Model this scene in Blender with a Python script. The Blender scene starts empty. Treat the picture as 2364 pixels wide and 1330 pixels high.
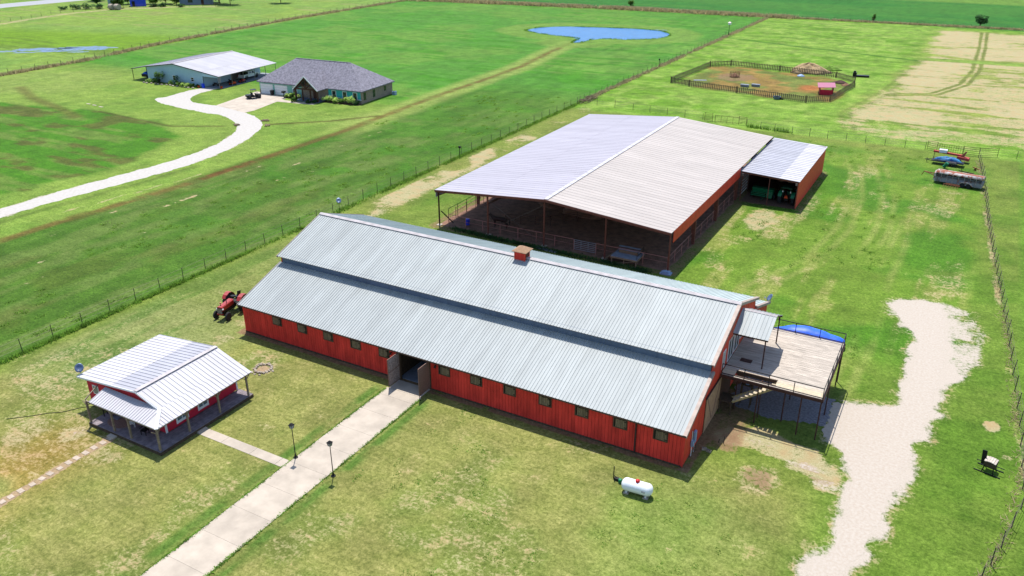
import bpy, math, random
import numpy as np
from mathutils import Vector, Matrix, geometry
random.seed(7)
SC = bpy.context.scene
COL = SC.collection
R = math.radians

# ------------------------------------------------------------ camera, sky, sun, exposure
cd = bpy.data.cameras.new('camera'); cam = bpy.data.objects.new('camera', cd); COL.objects.link(cam)
cam.location = (14.035, -53.056, 40.504)
cam.rotation_euler = (math.pi/2 - 0.4358, 0, 0.5083)
cd.sensor_width = 36; cd.lens = 28.94; cd.clip_end = 8000; cd.clip_start = 0.5
SC.camera = cam
SUN = Vector((-0.24, 0.35, 1.0)).normalized()
w = bpy.data.worlds.new('World'); SC.world = w; w.use_nodes = True
nt = w.node_tree; sky = nt.nodes.new('ShaderNodeTexSky'); sky.sky_type = 'NISHITA'; sky.sun_disc = False
sky.sun_elevation = math.asin(SUN.z); sky.sun_rotation = math.atan2(SUN.x, SUN.y)
sky.air_density = 1.0; sky.dust_density = 0.6; sky.ozone_density = 1.0
bg = nt.nodes['Background']; nt.links.new(sky.outputs[0], bg.inputs[0]); bg.inputs[1].default_value = 0.115
sd = bpy.data.lights.new('sun', 'SUN'); sd.energy = 3.5; sd.angle = R(0.53); sd.color = (1, .965, .91)
so = bpy.data.objects.new('sun', sd); COL.objects.link(so); so.location = (0, 0, 80)
so.rotation_euler = SUN.to_track_quat('Z', 'Y').to_euler()
vs = SC.view_settings; vs.view_transform = 'Standard'; vs.look = 'None'; vs.exposure = 1.05; vs.gamma = 1.0
vs.use_curve_mapping = False

# ------------------------------------------------------------ helpers
def lin(c):
    c = c/255.0
    return c/12.92 if c <= .04045 else ((c+.055)/1.055)**2.4
def S(r, g, b, k=1.0): return (lin(r)*k, lin(g)*k, lin(b)*k)
K = 0.46                                  # sunlit picture value -> surface albedo

MATS = {}
def mat(name, col, rough=.8, metal=0.0, var=.15, scale=3.0, col2=None, rnd=0.0, bump=0.0, bscale=20.0, spec=.3, stretch=None, detail=4.0, contrast=(.35, .65)):
    m = bpy.data.materials.new(name); m.use_nodes = True; MATS[name] = m
    t = m.node_tree; n = t.nodes; l = t.links; p = n['Principled BSDF']
    p.inputs['Roughness'].default_value = rough; p.inputs['Metallic'].default_value = metal
    p.inputs['Specular IOR Level'].default_value = spec
    g = n.new('ShaderNodeNewGeometry'); src = g.outputs['Position']
    if stretch:
        vm = n.new('ShaderNodeVectorMath'); vm.operation = 'MULTIPLY'; vm.inputs[1].default_value = stretch
        l.new(src, vm.inputs[0]); src = vm.outputs[0]
    tx = n.new('ShaderNodeTexNoise'); tx.inputs['Scale'].default_value = scale; tx.inputs['Detail'].default_value = detail
    tx.inputs['Roughness'].default_value = .6
    l.new(src, tx.inputs['Vector'])
    cr = n.new('ShaderNodeValToRGB'); cr.color_ramp.elements[0].position = contrast[0]; cr.color_ramp.elements[1].position = contrast[1]
    c = Vector(col)
    if col2 is None:
        a = c*(1-var); b = c*(1+var)
    else: a, b = Vector(col2), c
    cr.color_ramp.elements[0].color = (*a, 1); cr.color_ramp.elements[1].color = (*b, 1)
    l.new(tx.outputs[0], cr.inputs[0]); out = cr.outputs[0]
    if rnd:
        oi = n.new('ShaderNodeObjectInfo'); mr = n.new('ShaderNodeMapRange')
        mr.inputs[3].default_value = 1-rnd; mr.inputs[4].default_value = 1+rnd
        l.new(oi.outputs['Random'], mr.inputs[0])
        mx = n.new('ShaderNodeMix'); mx.data_type = 'RGBA'; mx.blend_type = 'MULTIPLY'; mx.inputs[0].default_value = 1
        l.new(out, mx.inputs[6]); l.new(mr.outputs[0], mx.inputs[7]); out = mx.outputs[2]
    l.new(out, p.inputs['Base Color'])
    if bump:
        tb = n.new('ShaderNodeTexNoise'); tb.inputs['Scale'].default_value = bscale; tb.inputs['Detail'].default_value = 3
        l.new(src, tb.inputs['Vector'])
        bp = n.new('ShaderNodeBump'); bp.inputs['Strength'].default_value = bump; bp.inputs['Distance'].default_value = .05
        l.new(tb.outputs[0], bp.inputs['Height']); l.new(bp.outputs[0], p.inputs['Normal'])
    return m

def leafy(*names):
    for nm in names:
        t = MATS[nm].node_tree; p = t.nodes['Principled BSDF']; tr = t.nodes.new('ShaderNodeBsdfTranslucent'); mx = t.nodes.new('ShaderNodeMixShader'); mx.inputs[0].default_value = .45
        t.links.new(p.inputs['Base Color'].links[0].from_socket, tr.inputs[0]); t.links.new(p.outputs[0], mx.inputs[1]); t.links.new(tr.outputs[0], mx.inputs[2])
        t.links.new(mx.outputs[0], t.nodes['Material Output'].inputs[0])
class MB:
    def __init__(s): s.v = []; s.f = []; s.m = []
    def add(s, vs, fs, m=0):
        o = len(s.v); s.v += [tuple(v) for v in vs]; s.f += [tuple(i+o for i in f) for f in fs]; s.m += [m]*len(fs); return s
    def box(s, x0, x1, y0, y1, z0, z1, m=0):
        return s.add([(x0,y0,z0),(x1,y0,z0),(x1,y1,z0),(x0,y1,z0),(x0,y0,z1),(x1,y0,z1),(x1,y1,z1),(x0,y1,z1)],
              [(0,3,2,1),(4,5,6,7),(0,1,5,4),(1,2,6,5),(2,3,7,6),(3,0,4,7)], m)
    def bar(s, a, b, w, h=None, m=0, up=(0,0,1)):
        a = Vector(a); b = Vector(b); h = h or w; d = (b-a).normalized(); u = Vector(up)
        if abs(d.dot(u)) > .98: u = Vector((1,0,0))
        x = d.cross(u).normalized()*w/2; y = x.cross(d).normalized()*h/2
        P = [a-x-y, a+x-y, a+x+y, a-x+y, b-x-y, b+x-y, b+x+y, b-x+y]
        return s.add(P, [(0,3,2,1),(4,5,6,7),(0,1,5,4),(1,2,6,5),(2,3,7,6),(3,0,4,7)], m)
    def cyl(s, a, b, r, r2=None, n=8, m=0, cap=True):
        a = Vector(a); b = Vector(b); r2 = r if r2 is None else r2; d = (b-a).normalized()
        u = Vector((0,0,1)) if abs(d.z) < .9 else Vector((1,0,0)); x = d.cross(u).normalized(); y = d.cross(x)
        P = []
        for k in range(n):
            t = 2*math.pi*k/n; e = x*math.cos(t)+y*math.sin(t); P += [a+e*r, b+e*r2]
        F = [(2*k, 2*k+1, (2*k+3)%(2*n), (2*k+2)%(2*n)) for k in range(n)]
        if cap: F += [tuple(2*k for k in range(n)), tuple(2*k+1 for k in reversed(range(n)))]
        return s.add(P, F, m)
    def tube(s, pts, r, n=5, m=0):
        for a, b in zip(pts[:-1], pts[1:]): s.cyl(a, b, r, n=n, m=m)
        return s
    def prism(s, poly, f, t0, t1, m=0):
        n = len(poly); P = [f(p, t0) for p in poly]+[f(p, t1) for p in poly]
        F = [tuple(reversed(range(n))), tuple(range(n, 2*n))]+[(k, (k+1)%n, n+(k+1)%n, n+k) for k in range(n)]
        return s.add(P, F, m)
    def loft(s, rings, m=0, closed=False, caps=True):
        n = len(rings[0]); P = [p for r in rings for p in r]; F = []; q = len(rings)
        for i in range(q-1+(1 if closed else 0)):
            for k in range(n): F.append((i*n+k, i*n+(k+1)%n, ((i+1)%q)*n+(k+1)%n, ((i+1)%q)*n+k))
        if caps and not closed: F += [tuple(reversed(range(n))), tuple((q-1)*n+k for k in range(n))]
        return s.add(P, F, m)
    def lathe(s, prof, c=(0,0,0), n=12, m=0, axis='z'):
        rings = []
        for r, z in prof:
            ring = []
            for k in range(n):
                t = 2*math.pi*k/n; a, b = r*math.cos(t), r*math.sin(t)
                ring.append({'z': (c[0]+a, c[1]+b, c[2]+z), 'x': (c[0]+z, c[1]+a, c[2]+b), 'y': (c[0]+b, c[1]+z, c[2]+a)}[axis])
            rings.append(ring)
        return s.loft(rings, m)
    def ell(s, c, r, n=10, q=6, m=0, jit=0):
        rings = []
        for i in range(q+1):
            ph = -math.pi/2+math.pi*i/q; cr = max(math.cos(ph), .02); ring = []
            for k in range(n):
                t = 2*math.pi*k/n; j = 1+random.uniform(-jit, jit)
                ring.append((c[0]+r[0]*cr*math.cos(t)*j, c[1]+r[1]*cr*math.sin(t)*j, c[2]+r[2]*math.sin(ph)*j))
            rings.append(ring)
        return s.loft(rings, m)
    def mesh(s, name, mats):
        me = bpy.data.meshes.new(name); me.from_pydata(s.v, [], s.f); 
        for m in (mats if isinstance(mats, (list, tuple)) else [mats]): me.materials.append(MATS[m])
        if any(s.m): me.polygons.foreach_set('material_index', s.m)
        me.update(); return me
    def build(s, name, mats, parent=None, smooth=False, label=None):
        me = s.mesh(name, mats)
        if smooth: me.polygons.foreach_set('use_smooth', [True]*len(me.polygons))
        return inst(name, me, parent, label=label)
def inst(name, me, parent=None, mtx=None, loc=None, rz=0, label=None):
    o = bpy.data.objects.new(name, me); COL.objects.link(o); o.parent = parent
    if mtx is not None: o.matrix_basis = mtx
    elif loc is not None: o.location = loc; o.rotation_euler = (0, 0, rz)
    if label: o['label'] = label
    return o
def thing(name, label, cat, loc=(0,0,0), rz=0, group=None):
    o = bpy.data.objects.new(name, None); COL.objects.link(o); o.location = loc; o.rotation_euler = (0, 0, rz)
    o.empty_display_size = .3; o['label'] = label; o['category'] = cat
    if group: o['group'] = group
    return o
def tag(o, label, cat, group=None):
    o['label'] = label; o['category'] = cat
    if group: o['group'] = group
    return o
def struct(o, kind='structure'): o['kind'] = kind; return o
UNIT = {}
def bx(name, parent, x0, x1, y0, y1, z0, z1, m):
    if m not in UNIT: UNIT[m] = MB().box(-.5, .5, -.5, .5, -.5, .5).mesh('block_'+m, m)
    return inst(name, UNIT[m], parent, Matrix.LocRotScale(Vector(((x0+x1)/2, (y0+y1)/2, (z0+z1)/2)), None, Vector((x1-x0, y1-y0, z1-z0))))
def basis(o, U, V, N): return Matrix(((U[0],V[0],N[0],o[0]),(U[1],V[1],N[1],o[1]),(U[2],V[2],N[2],o[2]),(0,0,0,1)))
RIB = {}
def panel_mesh(m, w_, l_, ribs=3, h=.044, rw=.06):
    if m.startswith('roof_arena'): h = .024
    key = (m, round(w_, 3), round(l_, 3), ribs)
    if key not in RIB:
        prof = []
        for k in range(ribs):
            x = w_*k/ribs
            prof += [(x, 0), (x+.012, h), (x+rw-.012, h), (x+rw, 0)]
        prof.append((w_, 0)); b = MB(); n = len(prof)
        P = [(x, 0, z) for x, z in prof]+[(x, l_, z) for x, z in prof]
        b.add(P, [(k, k+1, n+k+1, n+k) for k in range(n-1)]); RIB[key] = b.mesh('roof_panel_'+m, m)
    return RIB[key]
def roof_slope(parent, name, o, U, ulen, V, vlen, m, under, pw=.914, ribs=3, splits=(1.0,), thick=.05, m2=None):
    """a sheathed slope whose ribbed sheets are its children; o is the eave corner, U along the eave, V up the slope"""
    o = Vector(o); U = Vector(U).normalized(); V = Vector(V).normalized(); N = U.cross(V).normalized()
    b = MB(); q = -N*thick
    c = [o, o+U*ulen, o+U*ulen+V*vlen, o+V*vlen]
    b.add([p-N*.004 for p in c]+[p+q for p in c], [(0,1,2,3),(7,6,5,4),(0,4,5,1),(1,5,6,2),(2,6,7,3),(3,7,4,0)])
    s_ = b.build(name, under, parent)
    k = max(1, round(ulen/pw)); pw = ulen/k; a = 0
    for j, e in enumerate(splits):
        me = panel_mesh(m if (j == 0 or not m2) else m2, pw, vlen*(e-a)+(.05 if e < 1 else 0), ribs)
        for i in range(k): inst('roof_panel', me, s_, basis(o+U*(i*pw)+V*(vlen*a)+N*(.012*(len(splits)-1-j)), U, V, N))
        a = e
    return s_
def cap_strip(parent, name, a, b, wdt, m, up=(0,0,1), t=.03):
    return MB().bar(a, b, wdt, t, up=up).build(name, m, parent)

# ------------------------------------------------------------ materials
mat('red_siding', S(204,58,48,.92), .75, 0, .22, 1.1, rnd=.10, stretch=(1,1,.35), spec=.2)
mat('red_siding_side', S(198,60,40,.92), .6, 0, .12, 1.5, rnd=.05)
mat('cabin_red', S(184,34,58,.9), .7, 0, .1, 2)
mat('roof_blue_galv', S(203,208,206,.52), .6, 0.0, .07, .9, rnd=.05, spec=.25, stretch=(1.2,.25,.25))
mat('roof_galv_rear', S(202,214,212,.56), .6, 0.0, .06, .9, rnd=.05, spec=.25, stretch=(1.2,.25,.25))
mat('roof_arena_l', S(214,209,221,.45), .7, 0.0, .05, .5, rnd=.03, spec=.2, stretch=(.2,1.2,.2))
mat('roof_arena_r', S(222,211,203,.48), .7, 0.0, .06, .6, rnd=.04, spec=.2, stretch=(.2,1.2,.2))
mat('roof_white', S(230,226,230,.52), .6, 0.0, .05, .7, rnd=.06, spec=.2, stretch=(.4,.4,.4))
mat('roof_weathered', S(212,211,220,.48), .6, 0.0, .06, .7, rnd=.06, spec=.2)
mat('rail_rust', S(176,122,112,.8), .8, 0, .2, 4)
mat('ridge_cap', S(205,196,196,.6), .72, 0.0, .15, 1)
mat('galv_dark', S(120,140,175,.55), .4, .4, .1, 2, rnd=.05)
mat('trim_tan', S(196,176,164,.5), .6, .1, .15, 2)
mat('trim_brown', S(86,66,54,.7), .8)
mat('rust_steel', S(120,72,60,.7), .75, .1, .25, 4)
mat('dark_rust', S(74,46,40,.8), .8, .1, .25, 4)
mat('dark_steel', S(40,38,38), .6, .4, .2, 6)
mat('black_metal', S(20,20,22), .5, .3, .2, 6)
mat('weathered_wood', S(140,122,96,.55), .9, 0, .3, 6, rnd=.22, stretch=(4,4,.5))
mat('dark_wood', S(84,68,52,.7), .9, 0, .3, 5, rnd=.15)
mat('door_brown', S(150,118,104,.62), .85, 0, .22, 9, rnd=.06)
mat('osb', S(178,158,150,.6), .85, 0, .3, 9, contrast=(.4,.6))
mat('tan_door', S(196,156,122,.62), .85, 0, .15, 2.5)
mat('deck_wood', S(216,202,186,K*1.2), .9, 0, .22, 2.2, rnd=.12, stretch=(.4,3,1))
mat('deck_new', S(234,216,184,K*1.2), .85, 0, .12, 3)
mat('porch_wood', S(146,134,138,.62), .85, 0, .25, 2.2, rnd=.14)
mat('post_wood', S(168,150,128,.5), .9, 0, .25, 5)
mat('stair_wood', S(214,192,140,.55), .85, 0, .15, 4)
mat('concrete', S(230,214,194,K*.97), .9, 0, .15, .5, rnd=.05, bump=.1, bscale=30, detail=6)
mat('concrete_dark', S(150,156,168,.6), .85, 0, .15, 1.5)
mat('gravel_white', S(250,243,235,K*.88), .95, 0, .2, 2.2, col2=S(234,224,212,K*.86), bump=.3, bscale=9, detail=12, contrast=(.3,.6))
mat('gravel', S(240,227,211,K*.97), .95, 0, .14, 4.5, col2=S(224,206,186,K*.95), bump=.35, bscale=22, detail=10, contrast=(.3,.68))
mat('crushed_stone', S(150,150,160,.5), .95, 0, .35, 5, bump=.5, bscale=12, detail=8)
mat('arena_soil', S(134,100,82,.75), .95, 0, .3, 1.1, bump=.8, bscale=4, detail=8)
mat('white_paint', S(235,236,238,.75), .5, 0, .05, 3)
mat('tank_white', S(240,242,246,.78), .35, 0, .04, 2, spec=.5)
mat('bright_red', S(200,40,44,.75), .5, 0, .15, 4)
mat('tractor_red', S(176,44,40,.62), .45, 0, .14, 4, spec=.5)
mat('faded_red', S(190,76,66,.6), .75, 0, .25, 3)
mat('green_paint', S(10,104,66,.9), .5, 0, .2, 4, spec=.4)
mat('green_dark', S(8,66,44,.9), .6, 0, .2, 4)
mat('tyre', S(38,38,40), .9, 0, .2, 8)
mat('rim_grey', S(150,140,140,.6), .5, .3, .2, 5)
mat('rim_red', S(130,66,58,.6), .7, 0, .2, 5)
mat('glass_dark', S(30,36,44), .12, 0, .1, 2, spec=.6)
mat('glass_pale', S(120,140,150,.6), .15, 0, .15, 2, spec=.6)
mat('blue_tarp', S(20,92,226,.8), .5, 0, .14, 1.5, spec=.4, bump=.4, bscale=2)
mat('teal_tarp', S(40,150,190,.7), .6, 0, .3, 3, col2=S(40,60,150,.7))
mat('blue_plastic', S(20,70,220,.8), .4)
mat('blue_pale', S(150,176,210,.7), .5, .1, .1, 5)
mat('shingle', S(150,146,158,K*1.15), .95, 0, .3, 2.2, bump=.7, bscale=3, detail=9, contrast=(.38,.62))
mat('brick', S(150,134,120,.75), .9, 0, .35, 7, detail=2, contrast=(.42,.58), stretch=(1,1,2))
mat('teal_wall', S(56,172,172,.8), .7, 0, .06, 3)
mat('teal_pale', S(140,196,184,.7), .7, 0, .06, 3)
mat('shop_wall', S(176,206,222,.75), .6, 0, .05, 3)
mat('timber_dark', S(82,52,40,.8), .8, 0, .2, 5)
mat('soffit', S(120,110,105,.6), .8)
mat('hay', S(214,188,142,K*1.05), .95, 0, .25, 5, bump=.8, bscale=7, rnd=.1)
mat('straw_rust', S(170,126,96,K), .95, 0, .3, 5, bump=.8, bscale=6)
mat('stone', S(190,176,158,.62), .95, 0, .25, 4, rnd=.2, bump=.5, bscale=8)
mat('paver', S(226,206,184,K), .95, 0, .12, 4, rnd=.1)
mat('wire', S(110,100,92,.6), .6, .5)
mat('post_steel', S(84,78,70,.7), .7, .2, .25, 3, rnd=.15)
mat('bark', S(86,70,56,.6), .95, 0, .25, 6)
mat('leaf', S(96,134,50,.75), .85, 0, .4, .9, rnd=.1)
mat('leaf_dark', S(62,104,54,.7), .85, 0, .45, .8, rnd=.1)
mat('leaf_light', S(170,196,100,1.0), .85, 0, .3, 1.5, rnd=.1)
mat('weed', S(124,164,60,.75), .9, 0, .4, 1.2)
mat('weed_dry', S(206,190,140,.6), .9, 0, .3, .7)
mat('flower_white', S(226,224,214,.6), .9)
mat('horse_coat', S(46,32,28), .6, 0, .15, 3)
mat('horse_mane', S(14,12,12), .8)
mat('skin_tan', S(190,140,110,.6), .6)
mat('orange', S(226,84,40,.7), .7, 0, .15, 4)
mat('rust_orange', S(172,104,78,.55), .85, 0, .3, 4)
mat('trailer_white', S(216,210,208,.55), .7, 0, .2, 2.2, col2=S(170,92,66,.5), contrast=(.4,.54))
mat('trailer_side', S(166,170,184,.5), .7, 0, .2, 2, col2=S(140,104,88,.5), contrast=(.36,.5))
mat('pond_water', S(52,134,204,.42), .3, 0, .25, .3, spec=.12, stretch=(1,4,1), bump=.5, bscale=1.5)
mat('puddle_water', S(130,158,204,.4), .35, 0, .2, .9, spec=.12, col2=S(96,140,66,.42), contrast=(.40,.5))
mat('asphalt', S(206,206,210,.42), .9, 0, .08, 1)
mat('silver', S(190,196,204,.6), .35, .5, .08, 3)
mat('truck_white', S(232,236,242,.75), .3, 0, .03, 3, spec=.5)
mat('path_dirt', S(204,174,134,K*.9), .95, 0, .2, 4)
mat('mulch', S(120,92,74,.6), .95, 0, .3, 5)
mat('cupola_shingle', S(206,164,130,K), .9, 0, .15, 5)
mat('hill_hay', S(206,176,130,K), .95, 0, .35, 1.5, bump=.8, bscale=3, detail=8)
leafy('leaf', 'leaf_dark', 'leaf_light', 'weed', 'weed_dry')
# ------------------------------------------------------------ ground sheet with its grass, straw and soil patches
def vn(x, y, seed):
    xi = np.floor(x).astype(np.int64); yi = np.floor(y).astype(np.int64); fx = x-xi; fy = y-yi
    fx = fx*fx*(3-2*fx); fy = fy*fy*(3-2*fy)
    def h(a, b):
        n = (a*374761393 + b*668265263 + seed*1442695041) & 0x7fffffff
        n = ((n ^ (n >> 13))*1274126177) & 0x7fffffff
        return ((n ^ (n >> 16)) & 0xffff)/65535.0
    return (h(xi, yi)*(1-fx)+h(xi+1, yi)*fx)*(1-fy)+(h(xi, yi+1)*(1-fx)+h(xi+1, yi+1)*fx)*fy
def fbm(x, y, s, seed, o=4):
    r = 0; a = 1; t = 0
    for k in range(o):
        r = r+a*vn(x/s*2**k, y/s*2**k, seed+k*17); t += a; a *= .55
    return r/t
def sst(v, a, b):
    t = np.clip((v-a)/(b-a), 0, 1); return t*t*(3-2*t)
def pdist(X, Y, pts, closed=False):
    d = np.full(X.shape, 1e9); n = len(pts)
    for i in range(n if closed else n-1):
        ax, ay = pts[i]; bx_, by = pts[(i+1) % n]; dx, dy = bx_-ax, by-ay; L = dx*dx+dy*dy+1e-9
        t = np.clip(((X-ax)*dx+(Y-ay)*dy)/L, 0, 1); d = np.minimum(d, np.hypot(X-ax-t*dx, Y-ay-t*dy))
    return d
def inside(X, Y, pts):
    r = np.zeros(X.shape, bool); n = len(pts)
    for i in range(n):
        x0, y0 = pts[i]; x1, y1 = pts[(i+1) % n]
        if y0 == y1: continue
        c = ((Y < y0) != (Y < y1)) & (X < (x1-x0)*(Y-y0)/(y1-y0)+x0); r ^= c
    return r
def psd(X, Y, pts):
    d = pdist(X, Y, pts, True); return np.where(inside(X, Y, pts), d, -d)
def axis(segs):
    out = [segs[0][0]]
    for a, b, st in segs:
        n = max(1, int(round((b-a)/st))); out += [a+(b-a)*(k+1)/n for k in range(n)]
    return np.array(out)
gx = axis([(-3500,-420,280),(-420,-235,1.6),(-235,-70,.9),(-70,26,.42),(26,60,2),(60,3500,300)])
gy = axis([(-1500,-34,90),(-34,60,.42),(60,125,.55),(125,240,.8),(240,310,1.0),(310,420,4),(420,5000,240)])
X, Y = np.meshgrid(gx, gy); X = X.ravel(); Y = Y.ravel()
n_big = fbm(X, Y, 26, 3); n_mid = fbm(X, Y, 7, 11); n_sm = fbm(X, Y, 2.0, 23, 3); n_str = fbm(X*3.0, Y*.5, 6, 31)
n_xs = fbm(X*.4, Y*2.2, 6, 41)
def cA(r, g, b): return np.array(S(r, g, b, K))
def lay(C, c, wgt): return C*(1-wgt[:, None])+np.asarray(c)[None, :]*wgt[:, None]
C = np.tile(cA(128,160,72), (len(X), 1))
C = lay(C, cA(104,150,52), sst(n_mid, .5, .72)*.8); C = lay(C, cA(160,172,100), sst(n_big, .5, .68)*.5)
dry = np.zeros(len(X)); soil = np.zeros(len(X)); 
# front lawn
front = sst(-Y, -6, 3)*sst(X, -63, -60)*sst(-X, -14, -6)
C = lay(C, cA(158,164,96), front*.9); C = lay(C, cA(134,156,78), front*sst(n_mid, .48, .64)*.75)
C = lay(C, cA(182,176,118), front*sst(n_big, .45, .62)*.55)
dry = np.maximum(dry, front*(.33+.2*sst(n_big, .42, .62)+.25*sst(n_mid, .48, .66)))
orange = np.exp(-((X+46)/4.5)**2)*sst(-Y, 17, 23)*sst(n_mid, .38, .6); C = lay(C, cA(190,150,84), orange*.62)
ng = np.exp(-((X-2)/6)**2)*sst(-Y, 0, 4); C = lay(C, cA(128,162,76), ng*.6); dry *= (1-.5*ng)
# green edging beside the concrete walk
e = np.minimum(np.abs(X+28.6), np.abs(X+23.2)); ed = sst(-e, -.75, -.2)*sst(-Y, 1, 3)*sst(n_sm, .2, .6)
C = lay(C, cA(96,138,56), ed); dry *= 1-ed*.9
# behind cabin / tractor yard
yard = sst(X, -63, -61)*sst(-X, 44, 50)*sst(Y, -20, -10)*sst(-Y, -34, -14)
C = lay(C, cA(150,168,104), yard*.85); C = lay(C, cA(104,146,62), yard*sst(n_str, .48, .6)*.8); dry = np.where(yard > .4, dry*.6+.12+.2*sst(n_str, .5, .62), dry)
# right lawn
rl = sst(X, 8, 12)*sst(-X, -24, -23)*sst(-Y, -66, -40); C = lay(C, cA(118,160,62), rl*.9); C = lay(C, cA(96,148,44), rl*sst(n_mid, .5, .66)*.7); dry *= 1-.7*rl
mid = sst(Y, 22, 30)*sst(-Y, -112, -100)*sst(X, -15, -12)*sst(-X, -20, -17)
C = lay(C, cA(120,166,58), mid*.8); C = lay(C, cA(160,178,100), mid*sst(n_str, .5, .62)*.75); C = lay(C, cA(82,150,36), mid*sst(fbm(X, Y, 14, 77), .5, .64)*.85)
dry = np.maximum(dry, mid*(.22+.26*sst(n_str, .48, .6)+.14*sst(n_mid, .5, .65)))
for tk_ in ([(-4,106),(-.5,92),(1.8,76),(2.2,62),(.5,48),(-4,36)],[(-2,106),(3,95),(6,80),(7,64),(6,50)],[(8.5,14),(9.5,30),(9,46),(10,70)]):
    t_ = sst(-np.abs(pdist(X, Y, tk_)-.85), -.7, -.1); C = lay(C, cA(168,186,112), t_*.55*sst(n_mid, .3, .6)); dry = np.maximum(dry, .42*t_*sst(n_sm, .4, .6))
out = sst(X, 23, 24)*sst(-Y, -112, -108); C = lay(C, cA(108,164,52), out)
for px, py, rx, ry, a in [(-8.6,60,2.8,5.5,.62),(-9.5,51,2.2,3,.4),(-10,42,2.2,4,.42),(-11.3,67,2,1.2,.35),(5.4,1.6,2.5,2.6,.5),(21.3,18.2,.8,1.1,.8),(22.5,14,.7,.5,.55),
        (-47,-6.4,3.2,1.6,.55),(-43.5,-5.6,2.6,1.2,.48),(-40.3,-4.8,1.6,1.5,.55),(-39,-9.2,1.6,1.4,.45),(-36,-6.5,2.2,1.5,.35),(-49,2,1.8,2.5,.5),(-48.2,-2.5,1.6,2.0,.5),
        (-42,-21,2.6,1.6,.5),(-46.5,-20.5,1.6,1.6,.6),(-48.5,-18.5,2.4,2.2,.4),(-50.5,-22,3,3,.5),(-52,-27,3,3,.5),(-33,-12,1.3,1,.4),(-30,-8.4,1.1,.6,.35),(2,5.6,1.5,1.3,.65),(4.8,6.2,2.4,.9,.75),(8.6,4.6,2.2,.9,.7),(10.5,2.8,1.8,1,.55),
        (14.4,86.8,2.6,1.1,.5),(-57.5,5.2,1.6,1.1,.4),(-1,-9.6,1.2,1.1,.32),(1.6,-9.2,1.4,1.2,.35),(-10,-7,5,1.6,.32),(-18,-10,4,2.5,.3),(-12,-14,6,4,.3),(-36.5,-7.5,2,1.2,.35)]:
    r = np.hypot((X-px)/rx, (Y-py)/ry)+(n_sm-.5)*.7; dry = np.maximum(dry, min(1.05,a*1.4)*sst(-r, -1.25, -.5))
for px, py, rx, ry, a in [(5.2,1.8,1.5,1.6,.62),(6.2,.9,.9,.8,.6),(-46.2,-6.3,1.6,.9,.8),(-47.8,-.5,1.2,1.4,.4),(1.6,5.2,1.2,.8,.5),(4.6,6.3,1.7,.45,.55),(8.5,4.7,1.7,.55,.6),(9.9,3.6,1.3,.6,.6),(-40.2,-4.8,.8,.7,.5),(-46.2,-20.3,.7,.9,.5)]:
    r = np.hypot((X-px)/rx, (Y-py)/ry)+(n_sm-.5)*.6; soil = np.maximum(soil, a*1.15*sst(-r, -1.2, -.5))
# bare strip round the barn and the arena
for x0, x1, y0, y1 in [(-47.5,0,0,26.5)]:
    d = np.hypot(np.maximum(np.maximum(x0-X, X-x1), 0), np.maximum(np.maximum(y0-Y, Y-y1), 0)); soil = np.maximum(soil, 1.0*sst(-d, -1.0, -.45)*sst(n_sm, .1, .4))
bare = psd(X, Y, [(.8,4.6),(1.2,7.6),(4.5,8.6),(8.6,8.0),(11,6),(11.3,3),(9.6,2.6),(7.6,4.6),(4.6,4.9)])+(n_sm-.5)*1.6; dry = np.maximum(dry, 1.0*sst(bare, -.3, .6)); soil = np.maximum(soil, .42*sst(bare, -.2, .8))
gs = sst(X, .2, .8)*sst(-X, -5.0, -2.2)*sst(Y, 2.5, 4.5)*sst(-Y, -17, -9.6); soil = np.maximum(soil, .8*gs)
d = np.hypot(np.maximum(np.maximum(-47.6-X, X+13.8), 0), np.maximum(np.maximum(36-Y, Y-88), 0)); soil = np.maximum(soil, .7*sst(-d, -2.0, -.7)); dry = np.maximum(dry, .4*sst(-d, -3, -1.5))
d = np.hypot(np.maximum(np.maximum(-13.8-X, X+5), 0), np.maximum(np.maximum(67-Y, Y-88), 0)); soil = np.maximum(soil, .6*sst(-d, -1.6, -.5))
d = np.abs(X+1.9-.0)*0+1
# straw bank beside the west fence
sb = sst(X, -62.4, -61.2)*sst(-X, 54.5, 58.5)*sst(Y, 18, 24)*sst(-Y, -118, -108); dry = np.maximum(dry, sb*(.42+.55*sst(n_mid, .4, .58))); C = lay(C, cA(150,168,90), sb*.5)
sb2 = sst(-np.abs(X+62.6), -.9, -.2); dry = np.maximum(dry, sb2*.45*sst(n_mid, .4, .6)*sst(-Y, -300, -290))
fb = sst(-np.abs(X+65.3), -1.6, -.4)*sst(-Y, -110, -95); C = lay(C, cA(132,128,72), fb*.7*sst(n_mid, .35, .6))
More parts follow.
